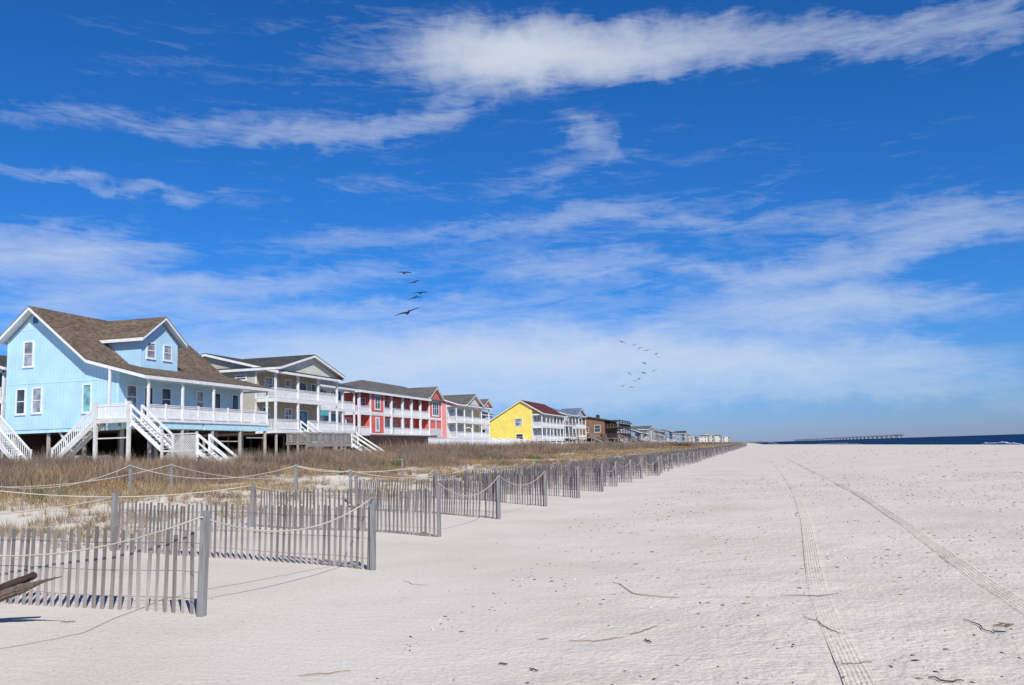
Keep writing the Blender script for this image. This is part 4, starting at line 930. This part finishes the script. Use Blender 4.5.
log([(-9.6, 7.9, -.16), (-8.6, 7.86, .14), (-7.81, 7.83, .385), (-7.33, 7.83, .55)], [.065, .06, .05, .042], 'dark driftwood log with blunt broken tip, upper of the two at the left edge', LOGD)
log([(-9.5, 7.75, -.22), (-8.6, 7.78, .06), (-7.85, 7.78, .295), (-7.45, 7.76, .41), (-7.24, 7.74, .475), (-7.05, 7.7, .52), (-6.84, 7.66, .565)], [.085, .08, .07, .058, .028, .014, .004], 'thicker driftwood log tapering to a pale splinter, lower of the two at the left edge')
DEB = mat('dark_wrack', (.075, .058, .047), .9); REED = mat('dry_reed', (.28, .17, .09), .9, 'paint'); SHELL = mat('bleached_shell', (.80, .79, .76), .6)
def gz(x, y):
    g = zat(x, y)+float(np.clip((34-y)/20, 0, 1)*np.clip((x+5)/4, .08, 1)*((fbm(x, y, .42, 2, 33)-.4)*.05)+np.clip((30-y)/15, 0, 1)*(fbm(x, y, .9, 2, 37)-.4)*.016); return g
def twig(pts, r, label, m=None, cat='twig', wob=.012):
    mb = MB(); al = []
    for (a, b) in zip(pts[:-1], pts[1:]):
        for j in range(5):
            t_ = j/5; x = a[0]+(b[0]-a[0])*t_+random.uniform(-wob, wob); y = a[1]+(b[1]-a[1])*t_+random.uniform(-wob, wob); al.append((x, y, gz(x, y)+r*.8+random.uniform(0, .01)))
    al.append((pts[-1][0], pts[-1][1], gz(*pts[-1])+r)); k = len(al)
    mb.tube(al, [r*.42*(.6+.5*math.sin(math.pi*(i+.6)/k)) for i in range(k)], 5)
    return tag(mb.build({'twig': 'twig', 'reed': 'reed', 'seaweed': 'seaweed', 'cord': 'cord'}[cat], m or DEB, loc=(pts[0][0], pts[0][1], gz(*pts[0])), smooth=True), label, cat)
twig([(-1.77, 11.27), (-1.55, 10.8), (-1.43, 10.46), (-1.19, 10.2), (-.85, 10.1)], .010, 'long curved brown reed lying on the sand in the middle distance', REED, 'reed')
twig([(-1.66, 7.92), (-1.39, 7.94), (-1.2, 8.12)], .008, 'thin brown reed lying flat near the bottom centre of the beach', REED, 'reed')
twig([(-1.16, 8.2), (-1.04, 8.42), (-.95, 8.6)], .008, 'short brown reed tilted up right from the thin flat one', REED, 'reed')
twig([(-1.95, 7.93), (-1.86, 8.0)], .009, 'tiny orange brown stalk left of the bottom centre reed', REED, 'reed')
twig([(1.80, 9.15), (1.87, 8.98), (1.88, 8.75), (1.93, 8.58)], .011, 'dark curved stick near the right edge of the beach', DEB)
twig([(1.93, 8.70), (2.02, 8.60)], .014, 'small dark lump of stick beside the curved stick', DEB)
twig([(2.0, 8.88), (2.07, 9.0), (2.16, 8.95), (2.09, 8.86), (2.02, 8.93)], .014, 'tangled brown seaweed clump at the right edge', REED, 'seaweed', .02)
twig([(1.12, 6.98), (1.2, 6.9), (1.33, 6.92)], .013, 'dark stick at the bottom edge right of the tyre track', DEB)
twig([(.56, 7.28), (.68, 7.34), (.80, 7.46)], .009, 'orange brown reed lying across the tyre track at the bottom', REED, 'reed')
twig([(.4, 9.15), (.5, 8.95), (.58, 8.6), (.66, 8.42)], .009, 'dark broken stalk crossing the left tyre track', DEB)
twig([(.22, 10.45), (.45, 10.5), (.62, 10.42), (.85, 10.65)], .008, 'dark thin stalk across the left tyre track farther up', DEB)
twig([(-1.0, 8.02), (-.93, 7.9)], .016, 'short dark stub right of the bottom centre reeds', DEB)
twig([(-2.04, 7.0), (-1.97, 6.99)], .016, 'little dark wood chip near the bottom centre', DEB)
twig([(-1.76, 6.86), (-1.68, 6.83)], .014, 'little dark wood chip right of the first chip', DEB)
twig([(-7.15, 8.02), (-7.04, 8.1)], .012, 'tiny brown twig on the sand right of the log shadow', LOGW)
twig([(-3.5, 6.38), (-3.3, 6.5), (-3.15, 6.62)], .007, 'pale straw stalk near the bottom edge on the left', REED, 'reed')
twig([(-4.6, 11.3), (-4.35, 11.0), (-4.1, 10.9)], .006, 'faint straw stalk on bare sand right of the second fence', REED, 'reed')
twig([(-7.2, 6.3), (-6.77, 6.85), (-6.6, 7.3), (-6.52, 7.62), (-6.7, 8.2), (-6.78, 8.6), (-6.95, 9.4), (-6.92, 10.2), (-6.65, 11.05), (-6.4, 12.0), (-6.1, 12.9)], .0055, 'thin dark cord snaking over the sand past the nearest fence', WIREM, 'cord', .006)
def bits(name, n_, x0, x1, y0, y1, s0, s1, m, label, flat=.25, thr=.46, seed=61):
    Y = y0+(y1-y0)*rng.random(n_)**1.5; X = rng.uniform(x0, x1, n_); k = fbm(X, Y, 1.9, 4, seed) > thr+.1*(rng.random(n_)-.5); X = X[k]; Y = Y[k]; k = len(X)
    s = rng.uniform(s0, s1, k)*rng.random(k)**1.2*(1+Y/30)+s0*.5; an = rng.uniform(0, 6.28, k); asp = rng.uniform(.15, .6, k)
    Z = zg(X, Y)+np.clip((34-Y)/20, 0, 1)*np.clip((X+5)/4, .08, 1)*((fbm(X, Y, .42, 2, 33)-.4)*.05)+np.clip((30-Y)/15, 0, 1)*(fbm(X, Y, .9, 2, 37)-.4)*.016
    oc_ = np.array([[1, 0, 0], [0, 1, 0], [-1, 0, 0], [0, -1, 0], [0.1, .1, 1], [0, 0, -1]], float)
    P_ = np.zeros((k, 6, 3)); lx = oc_[None, :, 0]*s[:, None]*rng.uniform(.6, 1.2, (k, 6)); ly = oc_[None, :, 1]*(s*asp)[:, None]; c, d = np.cos(an)[:, None], np.sin(an)[:, None]
    P_[:, :, 0] = X[:, None]+lx*c-ly*d; P_[:, :, 1] = Y[:, None]+lx*d+ly*c; P_[:, :, 2] = Z[:, None]+.003+oc_[None, :, 2]*(s*flat)[:, None]
    f = np.array([[0, 1, 4], [1, 2, 4], [2, 3, 4], [3, 0, 4], [1, 0, 5], [2, 1, 5], [3, 2, 5], [0, 3, 5]]); Ff = (np.arange(k)*6)[:, None, None]+f[None]
    tag(fast_mesh(name, P_.reshape(-1, 3), Ff.reshape(-1, 3), m), label, 'debris', kind='stuff')
bits('dark_debris', 7500, -3.2, 14, 5.5, 45, .005, .030, DEB, 'dark specks of seaweed and wood strewn over the open beach')
bits('brown_debris', 6500, -4.2, 14, 5.5, 45, .006, .034, REED, 'brown specks of reed strewn over the open beach', seed=64)
bits('shell_bits', 5200, -3.2, 12, 5.5, 40, .005, .018, SHELL, 'white shell fragments scattered over the open beach', .35, .48, 67)
bits('dark_debris', 1500, 2, 42, 40, 150, .010, .045, DEB, 'dark wrack specks on the distant beach', seed=69)
bits('dark_debris', 160, -9, -3.2, 6, 18, .004, .013, DEB, 'few dark specks on the smooth sand near the fences', seed=70, thr=.4)

# ------------------------------------------------------------------ birds
BIRDM = mat('dark_bird_plumage', (.02, .02, .022), .8)
def bird_mesh(name, pose, span=2.2):
    """one continuous body with wings: loft from wing tip through the body to the other tip, plus body loft"""
    b = MB(); s = span/2
    st = [(-1.0, .01, -.10), (-.86, .07, -.05), (-.66, .13, .01), (-.42, .15, .04), (-.2, .17, .03), (-.06, .20, .0), (.06, .20, 0), (.2, .17, .03), (.42, .15, .04), (.66, .13, .01), (.86, .07, -.05), (1.0, .01, -.10)]
    o = 0; vs = []; fs = []
    for i, (u, c, sw) in enumerate(st):
        z = pose(u)*s; x = u*s; y = sw*s
        ch = c*s*1.35; t_ = max(.02, .06*(1-abs(u)))*s*1.3
        vs += [(x, y+ch*.9, z), (x, y+ch*.2, z+t_), (x, y-ch*1.1, z), (x, y+ch*.2, z-t_*.6)]
    for i in range(len(st)-1):
        for j in range(4): fs.append((i*4+j, i*4+(j+1) % 4, (i+1)*4+(j+1) % 4, (i+1)*4+j))
    fs += [(0, 1, 2, 3), (47, 46, 45, 44)]
    b.add(vs, fs)
    z0 = pose(0)*s
    b.tube([(0, -.42*s, z0), (0, -.3*s, z0+.01*s), (0, -.12*s, z0), (0, .1*s, z0-.01), (0, .24*s, z0+.02*s), (0, .33*s, z0+.07*s), (0, .40*s, z0+.08*s), (0, .47*s, z0+.05*s), (0, .66*s, z0-.01*s)],
           [.05*s, .055*s, .08*s, .09*s, .06*s, .045*s, .055*s, .028*s, .008*s], 8)
    me_o = b.build(name, BIRDM, smooth=True)
    return me_o
# pelicans: flying toward upper right
pelc = [(-55.84, 140, 32.62, .6, 8, 0), (-54.02, 140, 30.9, .5, -6, 1), (-56.74, 150, 30.83, .5, 4, 0), (-54.07, 140, 28.19, .35, -4, 2), (-34.83, 88, 16.72, .9, -14, 3)]
poses = [lambda u: .28*abs(u)**.8-.25*u*u, lambda u: .10*abs(u), lambda u: -.12*abs(u)+.02, lambda u: .24*abs(u)**.7-.12*u*u]
plab = ['highest pelican of the left flock of five', 'second pelican from the top of the left flock', 'small faint pelican at the right of the left flock', 'fourth pelican from the top, level wings, left flock', 'largest and lowest pelican of the left flock, wings spread wide']
bm_ = [None]*4
for (x, y, z, hd, bk, ps), lb in zip(pelc, plab):
    if bm_[ps] is None: o = bird_mesh('pelican', poses[ps], 2.3); bm_[ps] = o
    else: o = bm_[ps].copy(); COL.objects.link(o)
    o.location = (x, y, z); o.scale = (1.25,)*3; o.rotation_euler = (rad(24), rad(bk), rad(-20+hd*25)); tag(o, lb, 'bird', 'pelicans flying in the left flock')
far_b = [(622, 342, 5), (634, 345, 3), (640, 348, 4), (647, 350.5, 4), (656, 354, 4), (658, 357, 3), (644, 363, 4), (654, 371, 4), (629, 373, 3), (644, 373, 4), (630.5, 374.5, 3), (639, 379, 4), (635, 381, 3), (623, 386, 4), (631, 387, 4)]
for i, (px_, py__, w) in enumerate(far_b):
    rw = M.to_3x3() @ Vector((px_-512, -(py__-342.5), -F)); dd = random.uniform(470, 540); p = Vector((0, 0, H))+rw*(dd/rw.y)
    o = bm_[i % 4].copy(); COL.objects.link(o); o.location = p; sc_ = w/4*1.9; o.scale = (sc_,)*3; o.rotation_euler = (rad(10), rad(random.uniform(-25, 25)), rad(random.uniform(-50, 20)))
    tag(o, 'tiny pelican in the loose far flock right of centre', 'bird', 'pelicans in the far flock right of centre')
